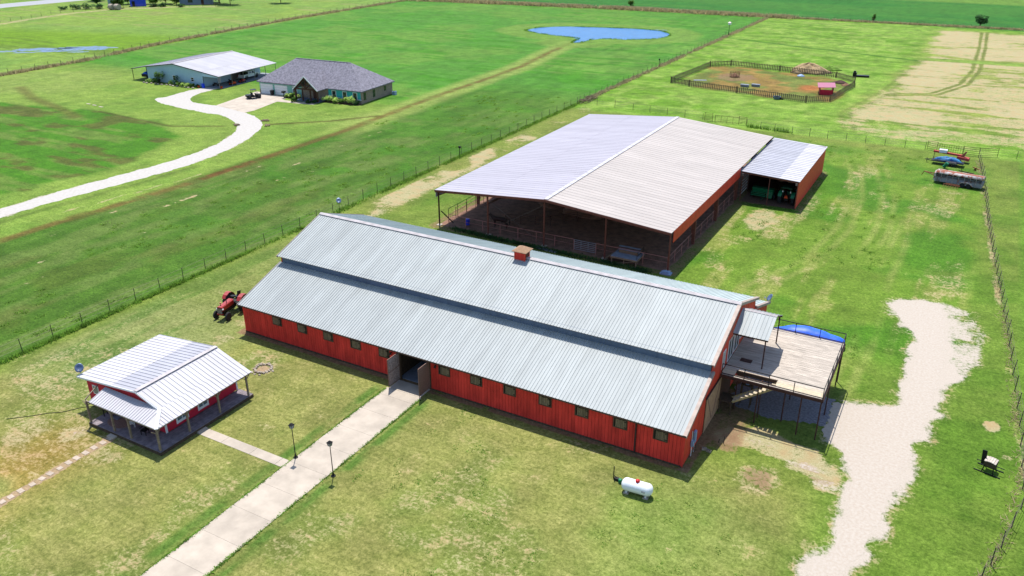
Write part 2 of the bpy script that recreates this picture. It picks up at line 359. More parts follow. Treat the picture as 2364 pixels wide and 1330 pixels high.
# field between fence and gravel drive
fld = sst(-X, 63.3, 63.9)*sst(X, -97, -93.5)*sst(-Y, -296, -295)
C = lay(C, cA(88,140,46), fld); C = lay(C, cA(112,142,76), fld*sst(n_str, .46, .58)*.7); C = lay(C, cA(74,142,30), fld*sst(n_mid, .5, .63)*.8*sst(Y, -5, 40))
C = lay(C, cA(112,112,60), fld*sst(fbm(X*2, Y*.8, 9, 91), .52, .66)*.28*sst(-Y, -75, -30)); C = lay(C, cA(88,148,44), fld*sst(Y, 60, 120)*.55)
for x0, y0, x1, y1, wd in [(-79,-6,-79.6,6,.2),(-80.2,8,-80.8,17,.18),(-83.5,-4,-84.2,9,.16),(-86.5,-6,-87,12,.2),(-87.5,13,-87.2,32,.2),(-91,0,-91.6,20,.18),(-76.4,20,-76.8,30,.14),(-85.3,46,-85,62,.16),(-86.5,58,-86.2,78,.18),(-80,40,-79.8,52,.1),(-69.5,1,-69.7,5,.14),(-82,34,-81.8,46,.12),(-90,36,-89.6,48,.12)]:
    d = np.abs(X-(x0+(x1-x0)*(Y-y0)/(y1-y0))-(fbm(X*0+3, Y, 5, int(-x0*7), 3)-.5)*1.4); on = sst(Y, y0, y0+3)*sst(-Y, -y1, -y1+3)*sst(fbm(X*0, Y, 2.2, int(-x0*3), 3), .42, .56); dry = np.maximum(dry, .95*sst(-d, -wd*2.2, -wd*.5)*on)
# big back field
bf = sst(-X, 92, 97)*sst(X, -226, -224)*sst(Y, 84, 104)*sst(-Y, -296, -294.5)
bf2 = sst(-X, 63.2, 63.8)*sst(X, -226, -225)*sst(Y, 112, 135)*sst(-Y, -296, -294.5); bf = np.maximum(bf, bf2)
C = lay(C, cA(88,166,58), bf); C = lay(C, cA(120,174,74), bf*sst(n_big, .46, .62)*.65); C = lay(C, cA(70,158,18), bf*sst(n_xs, .54, .66)*.8); C = lay(C, cA(96,160,66), bf*sst(n_mid, .5, .7)*.4)
# house lawn and drive lawn
hl = sst(-X, 93.5, 95.5)*sst(X, -212, -206)*sst(-Y, -100, -86)
C = lay(C, cA(142,182,84), hl); C = lay(C, cA(122,170,70), hl*sst(n_mid, .48, .66)*.7); C = lay(C, cA(160,188,108), hl*sst(n_big, .5, .66)*.5)
sw = [(-112,38),(-117,53),(-129,59),(-150,58),(-163,55),(-190,52),(-215,30),(-200,0),(-130,0),(-112,18)]
q = psd(X, Y, sw)+(n_mid-.5)*7; s_ = sst(q, -.8, 1.2)*hl; C = lay(C, cA(76,150,22), s_*.95); C = lay(C, cA(122,158,76), s_*sst(n_xs, .48, .6)*.75); C = lay(C, cA(104,110,56), s_*sst(fbm(X, Y*2, 7, 61), .54, .66)*.8)
br = sst(-pdist(X, Y, [(-150,53),(-160,56),(-176,60),(-190,66)]), -2.2, -.3); C = lay(C, cA(120,120,66), br*.7)
br = sst(-pdist(X, Y, [(-117,62),(-126,57),(-138,57.5),(-150,58.5)]), -1.0, -.1); C = lay(C, cA(96,100,48), br*.75)
# west field beyond the far fence
wf = sst(-X-(Y-75)*.09, 209.5, 211); C = lay(C, cA(132,180,84), wf); C = lay(C, cA(150,190,84), wf*sst(n_big, .45, .6)*.7); wy = np.clip(Y-(.25*(X+230)+122), -60, 90)
C = lay(C, cA(124,178,24), wf*sst(-np.abs(wy-4), -26, -9)*.9); C = lay(C, cA(96,130,44), wf*sst(n_xs, .52, .62)*.5*sst(-np.abs(wy+8), -20, -8)); C = lay(C, cA(166,172,124), wf*sst(n_xs, .55, .68)*.5*sst(wy, 25, 45))
wfs = sst(-pdist(X, Y, [(-305,120),(-314,150),(-317,168),(-314,186),(-300,204),(-285,214)]), -5, -1.2); dry = np.maximum(dry, wfs*.75)
# north-east pasture and hay field
ne = sst(X, -63.6, -62.8)*sst(Y, 110, 113)*sst(-Y, -297.5, -296.5); C = lay(C, cA(138,188,78), ne); C = lay(C, cA(108,168,36), ne*sst(n_xs, .48, .62)*.85); C = lay(C, cA(168,204,110), ne*sst(fbm(X*1.6, Y, 5, 53), .52, .68)*.5)
dry = np.maximum(dry, ne*.22*sst(-Y, -150, -120))
hf = [(-1.5,288),(60,290),(120,150),(60,112),(16,113),(-2,116),(-11,126),(-9,140),(-6,160),(-2,205),(-2,250)]
q = psd(X, Y, hf)+(n_mid-.5)*8; s_ = sst(q, -4, 4)*ne; dry = np.maximum(dry, s_*(.86+.3*sst(n_big, .35, .6)-.4*sst(n_xs, .52, .68)-.25*sst(n_mid, .55, .7))*(.62+.38*sst(Y, 114, 150)))
C = lay(C, cA(168,182,104), s_*sst(Y, 115, 150)*.7); tr = sst(-np.abs(pdist(X, Y, [(13,290),(13.5,250),(13.4,205),(11.5,182),(6,166),(-3,160)])-.85), -.75, -.1)*s_; C = lay(C, cA(128,140,84), tr*.8); dry *= 1-.75*tr
gl = sst(-np.abs(Y-218-.1*X), -4, -1.5)*s_; dry *= 1-.8*gl; C = lay(C, cA(132,182,80), gl*.7)
tr2 = sst(-np.abs(pdist(X, Y, [(-6,120),(-9,135),(-5,158),(-1,200)])-1.0), -.8, -.1)*ne; C = lay(C, cA(120,140,70), tr2*.5)
dt = sst(-pdist(X, Y, [(-62,232),(-30,222),(-2,214)]), -1.8, -.3)*ne; C = lay(C, cA(76,140,30), dt*.8)
# far crop
fc = sst(Y, 296.5, 298)*1.0; C = lay(C, cA(52,140,50), fc); C = lay(C, cA(80,152,58), fc*sst(fbm(X*.2, Y, 14, 71), .48, .62)*.6); C = lay(C, cA(120,172,72), fc*sst(Y, 385, 395)*sst(-Y, -440, -430)*.9)
dry *= 1-fc
# ditch with bare clay
dl = pdist(X, Y, [(-103.2,197),(-100,172),(-96.5,150),(-95.8,126),(-95.2,105.5),(-94.2,87.5),(-93.1,71.8),(-92.9,52.3),(-92.9,40),(-93.3,28),(-94.7,10),(-96,-20)])+(n_sm-.5)*1.1
lt = sst(-dl, -5.5, -2.6)*sst(Y, 62, 80); C = lay(C, cA(164,192,108), lt*.75)
s_ = sst(-dl, -1.4, -.5)*sst(-Y, -200, -196)*sst(n_sm, .12, .5); C = lay(C, cA(124,104,58), s_*.85); soil = np.maximum(soil, .62*s_*sst(-Y, -66, -36)*sst(n_mid, .38, .56)*sst(Y, 20, 36)); C = lay(C, cA(122,74,44), s_*.6*sst(-Y, -56, -44)*sst(Y, 30, 38)); dry *= 1-.6*s_
d2 = pdist(X, Y, [(-95,84.5),(-100.9,75.8),(-106.1,71.2),(-110,67.5)])+(n_sm-.5)*.5; s_ = sst(-d2, -.9, -.2); C = lay(C, cA(104,104,52), s_*.85)
tan = pdist(X, Y, [(-95.2,37),(-95.8,30),(-97,22),(-97.8,14)])+(n_sm-.5)*.4; dry = np.maximum(dry, .8*sst(-tan, -.7, -.2))
dk = sst(-pdist(X, Y, [(-99.3,40),(-99.8,30),(-101,18),(-102,5)]), -.9, -.2); C = lay(C, cA(104,132,60), dk*.6)
# worn edges of the gravel
RG_ = [(10.8,41.4),(11,37.7),(12.3,35.5),(13.9,31.5),(14.1,27.5),(13.8,22.7),(13.7,18.8),(12.8,17),(11.5,16.4),(9.4,16.6),(9.2,9.4),(10.4,8.2),(11.5,5.2),(11.4,2.2),(11.9,.2),(11.4,-4.1),(10.4,-7.5),(12.9,-7.5),(13.4,-5.8),(14.2,-3.6),(15.1,2.6),(15.9,10.2),(16.4,14.4),(17,18.6),(17.2,22.7),(19,26.6),(19.9,31),(19.9,36.6),(18.4,41.6),(15.6,43.2)]
q = -psd(X, Y, RG_)+(n_sm-.5)*2.2; grav = sst(-q, -1.1, .7); dry = np.maximum(dry, .6*sst(-q, -1.6, -.4))
sp_ = psd(X, Y, [(15.8,43),(17,36),(17.4,29),(18.6,26.6),(19.9,31),(20.1,37),(18.4,42)])+(n_sm-.5)*1.0; s_ = sst(sp_, -.5, .6); grav = grav*(1-s_)+s_*(.46+.32*sst(n_sm, .4, .6))
q = pdist(X, Y, [(-105.8,-25),(-105.6,10),(-105.3,20),(-104,31),(-103,42),(-105.2,52.3),(-109.3,61),(-114.5,67),(-122,70.8),(-132,71.8),(-140,71.6),(-146,75),(-148.2,81),(-148.6,88)])+(n_sm-.5)*1.2; grav = np.maximum(grav, sst(-q, -2.7, -1.6)*1.0)
for px, py, rx, ry, a in [(4.6,6.4,2.2,.7,.62),(8.5,4.9,2.4,.7,.66),(10.3,3.2,1.6,1.0,.62),(-51.5,-29.8,1.2,.9,.8),(-46.3,-20.2,.8,1.2,.5)]: grav = np.maximum(grav, a*sst(-np.hypot((X-px)/rx, (Y-py)/ry)-(n_sm-.5)*.6, -1.2, -.5))
# pond bank
PONDP = [(-130.2,214.8),(-129.4,223.1),(-122.7,230.9),(-107.4,235.4),(-95.1,238.2),(-86.4,236.7),(-80.9,230),(-80.1,223.4),(-83.5,215.9),(-89.4,211.5),(-96.4,209.8),(-100.2,206.6),(-100.4,197.7),(-103.0,196.2),(-105.0,206.6),(-113.4,208.3),(-122.7,210.3)]
q = psd(X, Y, PONDP); s_ = sst(q+(n_sm-.5), -12, -9)*sst(-q, -1, .4); C = lay(C, cA(134,178,84), s_*.7); dry = np.maximum(dry, .12*sst(q, -3.5, -1)*sst(-q, -1, .4))
# pen floor
PEN = [(-52.8,148.6),(-50.9,175.6),(-46.3,180),(-32.6,178),(-17.8,175.8),(-12.5,171),(-11.9,165.8),(-14,145.4),(-18.6,141.6),(-35.1,144.5),(-47.4,146.6)]
q = psd(X, Y, PEN); s_ = sst(q+(n_mid-.5)*5, -.5, 2); C = lay(C, cA(128,148,78), s_); C = lay(C, cA(176,142,88), s_*sst(n_mid, .42, .58)*.8); soil = np.maximum(soil, .45*s_*sst(n_mid, .5, .66))
r = np.hypot((X+40.5)/6.0, (Y-164)/6.5)+(n_sm-.5)*.4; soil = np.maximum(soil, .75*sst(-r, -1.1, -.7)); r = np.hypot((X+21)/3.4, (Y-159)/5)+(n_sm-.5)*.6; C = lay(C, cA(206,130,84), sst(-r, -1.1, -.4)*.85)
# back fence rows
bw = sst(-np.abs(Y-(295.5+.055*(X+62))), -2.6, -1.2)*sst(X, -230, -225); dry = np.maximum(dry, bw*.8*(1-.75*sst(X, -62, -55)))
b2 = sst(-np.abs(X+209+(Y-75)*.09-.3), -1.6, -.5)*sst(-Y, -280, -276); dry = np.maximum(dry, b2*.55)
b3 = sst(-np.abs(X-(16.9+(110-Y)*.07)), -.8, -.15)*sst(-Y, -110, -100); dry = np.maximum(dry, b3*(.35+.4*sst(n_mid, .42, .6)))
b4 = sst(-np.abs(Y-111.5), -1.2, -.3)*sst(X, -30, -26)*sst(-X, -22, -10); dry = np.maximum(dry, b4*.35*sst(n_mid, .4, .6))

lum = C@np.array([.3,.6,.1]); C = (C*.93+lum[:, None]*np.array([1.12,1.0,.42])*.07)*np.stack([.95+.1*front, .87+.1*front, .68+.2*front], 1)
fl_ = np.clip(fld+bf*.0, 0, 1); C = C*(1+(n_sm-.5)[:, None]*(.4+.35*ne[:, None])+((n_str-.5)*fl_*.5)[:, None]+((fbm(X*1.5, Y*.8, 3.5, 131, 3)-.5)*.35)[:, None])
nx, ny = len(gx), len(gy)
me = bpy.data.meshes.new('ground'); co = np.zeros((nx*ny, 3), np.float32); co[:, 0] = X; co[:, 1] = Y
me.vertices.add(nx*ny); me.vertices.foreach_set('co', co.ravel())
idx = np.arange(nx*ny).reshape(ny, nx); qd = np.stack([idx[:-1, :-1], idx[:-1, 1:], idx[1:, 1:], idx[1:, :-1]], -1).reshape(-1, 4)
me.loops.add(qd.size); me.loops.foreach_set('vertex_index', qd.ravel().astype(np.int32))
me.polygons.add(len(qd)); me.polygons.foreach_set('loop_start', np.arange(0, qd.size, 4, dtype=np.int32))
me.update(calc_edges=True)
at = me.attributes.new('turf', 'FLOAT_COLOR', 'POINT'); at.data.foreach_set('color', np.concatenate([np.clip(C, 0, 1), np.ones((len(X), 1))], 1).astype(np.float32).ravel())
at = me.attributes.new('cover', 'FLOAT_VECTOR', 'POINT'); at.data.foreach_set('vector', np.stack([dry, soil, grav], 1).astype(np.float32).ravel())
m = bpy.data.materials.new('grass_ground'); m.use_nodes = True; MATS['grass_ground'] = m; t = m.node_tree; n = t.nodes; l = t.links; p = n['Principled BSDF']
p.inputs['Roughness'].default_value = .95; p.inputs['Specular IOR Level'].default_value = .12
def noise(scale, det=4, rough=.6, vec=None, dist=0):
    x = n.new('ShaderNodeTexNoise'); x.inputs['Scale'].default_value = scale; x.inputs['Detail'].default_value = det; x.inputs['Roughness'].default_value = rough; x.inputs['Distortion'].default_value = dist
    l.new(vec, x.inputs['Vector']); return x.outputs[0]
def math_(op, a, b, clamp=False):
    x = n.new('ShaderNodeMath'); x.operation = op; x.use_clamp = clamp
    for i, v in enumerate((a, b)):
        if isinstance(v, (int, float)): x.inputs[i].default_value = v
        else: l.new(v, x.inputs[i])
    return x.outputs[0]
def mixc(f, a, b, blend='MIX'):
    x = n.new('ShaderNodeMix'); x.data_type = 'RGBA'; x.blend_type = blend
    for i, v in ((0, f), (6, a), (7, b)):
        if isinstance(v, (int, float)): x.inputs[i].default_value = v
        elif isinstance(v, tuple): x.inputs[i].default_value = (*v, 1)
        else: l.new(v, x.inputs[i])
    return x.outputs[2]
geo = n.new('ShaderNodeNewGeometry').outputs['Position']
a1 = n.new('ShaderNodeAttribute'); a1.attribute_name = 'turf'; a2 = n.new('ShaderNodeAttribute'); a2.attribute_name = 'cover'
sx = n.new('ShaderNodeSeparateXYZ'); l.new(a2.outputs['Vector'], sx.inputs[0])
nf = noise(3.2, 8, .72, geo, .6); nm = noise(.55, 6, .65, geo, .3); ng_ = noise(9.0, 6, .75, geo, .8)
def contrast(v, c, g): return math_('ADD', math_('MULTIPLY', math_('SUBTRACT', v, c), g), .0)
base = mixc(1.0, a1.outputs['Color'], mixc(math_('ADD', contrast(nf, .5, 3.4), .5, True), (.6,.65,.52), (1.42,1.37,1.46)), 'MULTIPLY')
base = mixc(1.0, base, mixc(math_('ADD', contrast(nm, .5, 2.6), .5, True), (.8,.86,.72), (1.18,1.12,1.22)), 'MULTIPLY')
base = mixc(1.0, base, mixc(math_('ADD', contrast(ng_, .5, 2.6), .5, True), (.6,.63,.56), (1.38,1.34,1.42)), 'MULTIPLY')
vst = n.new('ShaderNodeVectorMath'); vst.operation = 'MULTIPLY'; vst.inputs[1].default_value = (.35, 1.5, 1); l.new(geo, vst.inputs[0]); nst = noise(.9, 6, .65, vst.outputs[0], 1.2)
mixn = math_('ADD', math_('MULTIPLY', nf, .62), math_('MULTIPLY', nm, .38))
fd = math_('MULTIPLY', math_('ADD', math_('SUBTRACT', math_('ADD', sx.outputs[0], contrast(nst, .5, .7)), .56), contrast(mixn, .5, 2.4)), 3.2, True)
fd = math_('ADD', fd, 0, True)
straw = mixc(math_('ADD', contrast(ng_, .5, 3), .5, True), S(184,168,116,K*.95), S(240,226,182,K*1.05))
straw = mixc(math_('ADD', contrast(nm, .52, 4), .3, True), straw, S(226,190,142,K*.95))
fs = math_('MULTIPLY', math_('ADD', math_('SUBTRACT', sx.outputs[1], .5), contrast(mixn, .5, 1.8)), 3.0, True)
base = mixc(1.0, base, mixc(math_('ADD', contrast(nst, .5, 2.8), .5, True), (.84,.87,.78), (1.15,1.12,1.2)), 'MULTIPLY')
clay = mixc(math_('ADD', contrast(nf, .5, 3), .5, True), S(146,108,82,K*.8), S(206,168,130,K*.8))
c_ = mixc(math_('MULTIPLY', fd, .85), base, straw); c_ = mixc(math_('MULTIPLY', fs, .9), c_, clay)
fg = math_('MULTIPLY', math_('ADD', math_('SUBTRACT', sx.outputs[2], .5), contrast(mixn, .5, 2.0)), 3.0, True)
c_ = mixc(fg, c_, mixc(math_('ADD', contrast(ng_, .5, 2), .5, True), S(220,204,184,K*.93), S(246,232,216,K)))
l.new(c_, p.inputs['Base Color'])
bp = n.new('ShaderNodeBump'); bp.inputs['Strength'].default_value = .4; bp.inputs['Distance'].default_value = .12
l.new(math_('ADD', nf, math_('MULTIPLY', ng_, .5)), bp.inputs['Height']); l.new(bp.outputs[0], p.inputs['Normal'])
me.materials.append(m); ground = struct(inst('ground', me))

# ------------------------------------------------------------ laid surfaces
def jag(pts, step=.3, amp=.2, seed=1, closed=True):
    rnd = random.Random(seed); out = []; n_ = len(pts)
    for i in range(n_):
        a = Vector(pts[i]); b = Vector(pts[(i+1) % n_]); L = (b-a).length; k = max(1, int(L/step)); nrm = Vector((-(b-a).y, (b-a).x)).normalized() if L else Vector((0,0))
        for j in range(k):
            q_ = a+(b-a)*(j/k); wv = amp*(math.sin(q_.x*.9+q_.y*1.3+seed)*.8+rnd.uniform(-1, 1))
            out.append((q_.x+nrm.x*wv, q_.y+nrm.y*wv))
    return out
def smooth_poly(pts, it=2):
    for _ in range(it):
        o_ = []
        for i in range(len(pts)):
            a, b = pts[i], pts[(i+1) % len(pts)]; o_ += [(a[0]*.75+b[0]*.25, a[1]*.75+b[1]*.25), (a[0]*.25+b[0]*.75, a[1]*.25+b[1]*.75)]
        pts = o_
    return pts
def sheet(name, pts, z, m, parent=None):
    vs_ = [Vector((x, y, z)) for x, y in pts]; tris = geometry.tessellate_polygon([vs_]); b = MB(); b.v = [tuple(v) for v in vs_]
    for tr_ in tris:
        a, c, d = (vs_[i] for i in tr_)
        if (c-a).cross(d-a).z < 0: tr_ = tuple(reversed(tr_))
        b.f.append(tuple(tr_)); b.m.append(0)
    return b.build(name, m, parent)
LD = [(-107.2,10.3),(-107.3,20.7),(-106.2,31.8),(-105.5,43),(-107.4,52.7),(-111.9,61.4),(-117.7,66.4),(-124.4,68.9),(-129,68.6),(-137,69.3),(-144.4,70.2),(-150.8,72.8),(-149.5,76),(-151,82),(-150.2,88.4),(-146.6,88.2),(-146.2,81),(-142,75.4),(-137,74.2),(-132.1,75.2),(-121.7,73),(-116,70.8),(-111.3,67.9),(-106.4,60.6),(-102.9,51.6),(-100.8,40.7),(-101.8,28.3),(-103.4,18),(-103.8,8.2),(-104.3,-25),(-108,-25)]
struct(sheet('gravel_driveway', jag(smooth_poly(LD, 2), .5, .16, 3), .006, 'gravel_white'))
struct(sheet('concrete_apron', [(-136.0,90.6),(-132.7,75.0),(-121.9,72.9),(-121.6,75.5),(-123.6,84.5),(-114.2,85.9),(-114.2,87.3),(-123.8,86.4),(-124.6,89.4)], .012, 'concrete'))
RG = [(11.4,41.0),(11.5,37.9),(12.8,35.6),(14.4,31.7),(14.6,27.5),(14.3,22.7),(14.1,18.6),(13.2,16.5),(11.6,15.8),(9.4,16.0),(8.7,15.9),(8.7,10.2),(9.6,9.8),(10.9,8.3),(12.0,5.2),(11.9,2.2),(12.4,.2),(11.9,-4.1),(10.9,-7.5),(9.6,-12),(11.7,-12),(12.9,-5.8),(13.7,-3.4),(14.6,2.6),(15.4,10.2),(15.9,14.4),(16.5,18.6),(16.6,22.7),(16.9,28),(16.6,34),(16.1,40),(15.3,42.6)]
struct(sheet('gravel_road', jag(smooth_poly(RG, 2), .22, .17, 9), .006, 'gravel'))
struct(sheet('crushed_stone_yard', jag([(.5,10.9),(4.2,10.5),(8.6,11.4),(8.9,16.2),(4,17),(.5,17.2)], .25, .16, 12), .007, 'crushed_stone'))
struct(sheet('arena_floor', jag([(-47.5,36.2),(-14.1,36.2),(-14.1,87),(-47.5,87)], .8, .12, 2), .006, 'arena_soil'))
struct(sheet('pond', jag(smooth_poly(PONDP, 2), .8, .12, 4), .006, 'pond_water'))
def blob(cx, cy, rx, ry, seed, rot=0, n_=26, rough=.35):
    rnd = random.Random(seed); P = []
    for k in range(n_):
        t_ = 2*math.pi*k/n_; r_ = 1+rnd.uniform(-rough, rough*.4); a, b = rx*r_*math.cos(t_), ry*r_*math.sin(t_); P.append((cx+a*math.cos(rot)-b*math.sin(rot), cy+a*math.sin(rot)+b*math.cos(rot)))
    return P
for i, (cx, cy, rx, ry) in enumerate([(-230,113,9,4.4),(-241,104,8,3.2),(-234,104,5,1.8),(-246,97,5,1.5),(-239,98.5,4,1.0),(-226,107,3.4,1.1),(-236,110,4,1.2)]):
    struct(sheet('puddle', blob(cx, cy, rx, ry, i, R(35)), .006, 'puddle_water'))
struct(sheet('overflow_pool', blob(-88.5, 238.8, 3.0, .8, 5, R(8)), .010, 'puddle_water'))
struct(sheet('country_road', [(-357,150),(-361,168),(-358,203),(-352,420),(-366,420),(-374,205),(-377,168),(-373,150),(-367,60),(-352,60)], .006, 'asphalt'))
# concrete walk laid in slabs
wk = bpy.data.objects.new('walkway', None); COL.objects.link(wk); wk.location = (-25.9, -3, 0); struct(wk)
yy = [-1.7,-2.9,-5.6,-8.6,-11.5,-14.55,-17.6,-20.6,-23.6,-26.6,-29.6,-32.6]
for a, b in zip(yy[:-1], yy[1:]): bx('slab', wk, -1.9, 1.95, b+.007+3, a-.007+3, -.1, .03, 'concrete')
for a, b in ((-37.75,-34.6),(-34.6,-31.4),(-31.4,-28.6),(-28.6,-27.83)): bx('slab', wk, a+.012+25.9, b-.012+25.9, -15.45+3, -14.5+3, -.1, .026, 'concrete')
bx('slab', wk, -1.7, 1.8, 1.32, 2.9, -.1, .024, 'concrete')
sp = thing('stepping_stone_path', 'row of square pale stepping stones leading to the small red cabin porch', 'path', (-43.15,-24,0))
for y in (-29.4,-28.75,-28.1,-27.3,-26.4,-25.6,-24.9,-24.1,-23.3,-22.6,-21.8,-21,-20.2,-19.5):
    w_ = .26+random.uniform(-.02,.03); o = bx('stone', sp, -w_+random.uniform(-.08,.08), w_, y+24-.2, y+24+.2, -.05, .035, 'paver'); o.rotation_euler.z = random.uniform(-.12,.12)
struct(sheet('path_bed', jag([(-43.55,-30),(-42.7,-30),(-42.75,-19.3),(-43.6,-19.3)], .2, .1, 6), .005, 'path_dirt'))
# ------------------------------------------------------------ the long red barn
BL = 47.5; RY = 13.2; RZ = 8.89; EY = -.39; EZ = 3.25; UY = 5.84; UZ = 6.36; CY = 6.25; XR = .1; XL = -BL-.1
sl1 = (5.56-EZ)/(CY-EY); sl2 = (RZ-UZ)/(RY-UY)
def barn_top(y):
    y = y if y <= RY else 2*RY-y
    return EZ+sl1*(y-EY)-.06 if y < CY else UZ+sl2*(y-UY)-.06
barn = thing('barn', 'long red barn with ribbed grey metal roof and open double doors', 'barn', (0,0,0))
def slope2(yA, zA, yB, zB): v = Vector((0, yB-yA, zB-zA)); return v, v.length
for (nm, yA, zA, yB, zB, mt) in [('lower_roof', EY, EZ, CY, 5.56, 'roof_blue_galv'), ('upper_roof', UY, UZ, RY, RZ, 'roof_blue_galv')]:
    v, L = slope2(yA, zA, yB, zB); roof_slope(barn, nm, (XL, yA, zA), (1,0,0), XR-XL, v, L, mt, 'trim_tan')
    v, L = slope2(2*RY-yA, zA, 2*RY-yB, zB); roof_slope(barn, nm, (XR, 2*RY-yA, zA), (-1,0,0), XR-XL, v, L, 'roof_galv_rear', 'trim_tan')
MB().prism([(RY-.3, RZ-.06), (RY, RZ+.06), (RY+.3, RZ-.06), (RY+.3, RZ-.02), (RY, RZ+.10), (RY-.3, RZ-.02)], lambda p, t: (t, p[0], p[1]+.03), XL-.02, XR+.02).build('ridge_cap', 'ridge_cap', barn)
for y in (CY, 2*RY-CY):                                      # clerestory strip between the two roofs
    k = 20
    for i in range(k): bx('clerestory_panel', barn, XL+.3+(BL-.4)*i/k+.006, XL+.3+(BL-.4)*(i+1)/k-.006, y-.03, y+.03, 5.45, barn_top(CY+.02)+.05, 'galv_dark')
for x, s in ((XR, 1), (XL, -1)):                              # rake boards
    for (yA, zA, yB, zB) in [(EY-.05,EZ,CY,5.56),(UY-.05,UZ,RY,RZ),(2*RY-EY+.05,EZ,2*RY-CY,5.56),(2*RY-UY+.05,UZ,RY,RZ)]:
        MB().bar((x+s*.03,yA,zA-.06),(x+s*.03,yB,zB-.06),.06,.24).build('rake_board','trim_tan',barn)
        if s > 0: MB().bar((x-.1,yA,zA+.06),(x-.1,yB,zB+.06),.3,.03).build('rake_flashing','trim_tan',barn)
MB().box(XL, XR, EY-.03, EY+.0, EZ-.14, EZ-.02).build('eave_trim', 'trim_brown', barn)
DX0, DX1 = -27.5, -24.1
bw_ = .303; k0 = 0
nb = int(round((BL-.2)/bw_)); bw_ = (BL-.2)/nb
for i in range(nb):                                           # front board siding
    a = -BL+.1+i*bw_; b = a+bw_
    if b > DX0-.05 and a < DX1+.05: continue
    bx('siding_board', barn, a+.012, b-.012, -.02+random.uniform(0,.008), .03, .12, EZ+.0, 'red_siding')
bx('siding_board', barn, -27.95, DX0, -.02, .03, .12, EZ, 'red_siding'); bx('siding_board', barn, DX1, -23.6, -.02, .03, .12, EZ, 'red_siding')
MB().box(-BL+.1, DX0, .035, .12, 0, EZ+.05).box(DX1, -.1, .035, .12, 0, EZ+.05).box(-BL+.12, DX0, -.06, .03, 0, .14).box(DX1, -.12, -.06, .03, 0, .14).build('wall_base', 'dark_wood', barn)
bx('corner_trim', barn, -.22, -.05, -.05, .0, .05, EZ-.1, 'red_siding'); bx('downspout', barn, -4.16, -4.04, -.14, -.03, .1, EZ-.05, 'dark_rust')
ng_b = 66; gy0, gy1 = .02, 2*RY-.02; gw = (gy1-gy0)/ng_b
TD = (5.35, 9.6)
for i in range(ng_b):                                         # gable siding, both ends
    a = gy0+i*gw+.01; b = gy0+(i+1)*gw-.01
    for x0, x1, mt in ((-.12, -.08+random.uniform(0, .01), 'red_siding_side'),):
        z0 = 3.55 if (TD[0] < (a+b)/2 < TD[1]) else .1
        MB().add([(x0,a,z0),(x1,a,z0),(x1,b,z0),(x0,b,z0),(x0,a,barn_top(a)),(x1,a,barn_top(a)),(x1,b,barn_top(b)),(x0,b,barn_top(b))],
                 [(0,3,2,1),(4,5,6,7),(0,1,5,4),(1,2,6,5),(2,3,7,6),(3,0,4,7)]).build('gable_board', mt, barn)
pr = [(.12, 0)]+[(y, barn_top(y)-.04) for y in (.12, CY-.02, CY+.02, RY, 2*RY-CY-.02, 2*RY-CY+.02, 2*RY-.12)]+[(2*RY-.12, 0)]
MB().prism(pr, lambda p, t: (t, p[0], p[1]), -.24, -.14).build('gable_backing', 'dark_wood', barn)
MB().prism(pr, lambda p, t: (t, p[0], p[1]), -BL+.02, -BL+.14).build('west_gable_wall', 'red_siding_side', barn)
MB().box(-BL+.1, -.1, 2*RY-.1, 2*RY, 0, EZ).build('rear_wall', 'red_siding', barn)
# tall sliding door in the gable, brown timber boards under the deck
sd_ = bx('sliding_door', barn, -.07, -.01, TD[0], TD[1], .05, 3.5, 'tan_door')
bx('door_track', barn, -.02, .05, TD[0]-.3, TD[1]+.3, 3.5, 3.62, 'dark_rust')
MB().bar((.0,5.6,3.3),(.0,7.4,.4),.1,.02,up=(1,0,0)).bar((.0,9.3,3.3),(.0,7.6,.4),.1,.02,up=(1,0,0)).build('door_brace','door_brown',barn)
for i in range(6): bx('under_deck_board', barn, -.07, -.02, 9.75+i*.62, 10.33+i*.62, .1, 3.85, 'timber_dark')
# windows of the stalls
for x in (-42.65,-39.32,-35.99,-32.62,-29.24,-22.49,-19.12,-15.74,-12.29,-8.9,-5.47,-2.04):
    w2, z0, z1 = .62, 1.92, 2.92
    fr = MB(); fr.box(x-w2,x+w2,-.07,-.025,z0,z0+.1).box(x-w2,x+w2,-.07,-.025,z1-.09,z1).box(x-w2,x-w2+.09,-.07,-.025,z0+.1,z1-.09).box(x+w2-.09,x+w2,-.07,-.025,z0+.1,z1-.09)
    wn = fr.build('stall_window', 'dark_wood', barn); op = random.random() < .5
    bx('opening_shade', wn, x-w2+.09, x+w2-.09, -.05, -.022, z0+.1, z1-.09, 'black_metal')  # black plate paints the dark stall inside; the wall has no hole
    sh = 6 if op else 5; xa = x-w2+.1+(.12 if op else 0); xb = x+w2-.1-(.0 if op else .1)
    for k in range(sh): bx('shutter_board', wn, xa+(xb-xa)*k/sh+.008, xa+(xb-xa)*(k+1)/sh-.008, -.085, -.055, z0+.12, z1-.11-random.uniform(0,.05), 'weathered_wood')
    for zz in (z0+.22, z1-.24): bx('hinge', wn, xb-.16, xb+.02, -.10, -.086, zz-.035, zz+.035, 'black_metal')
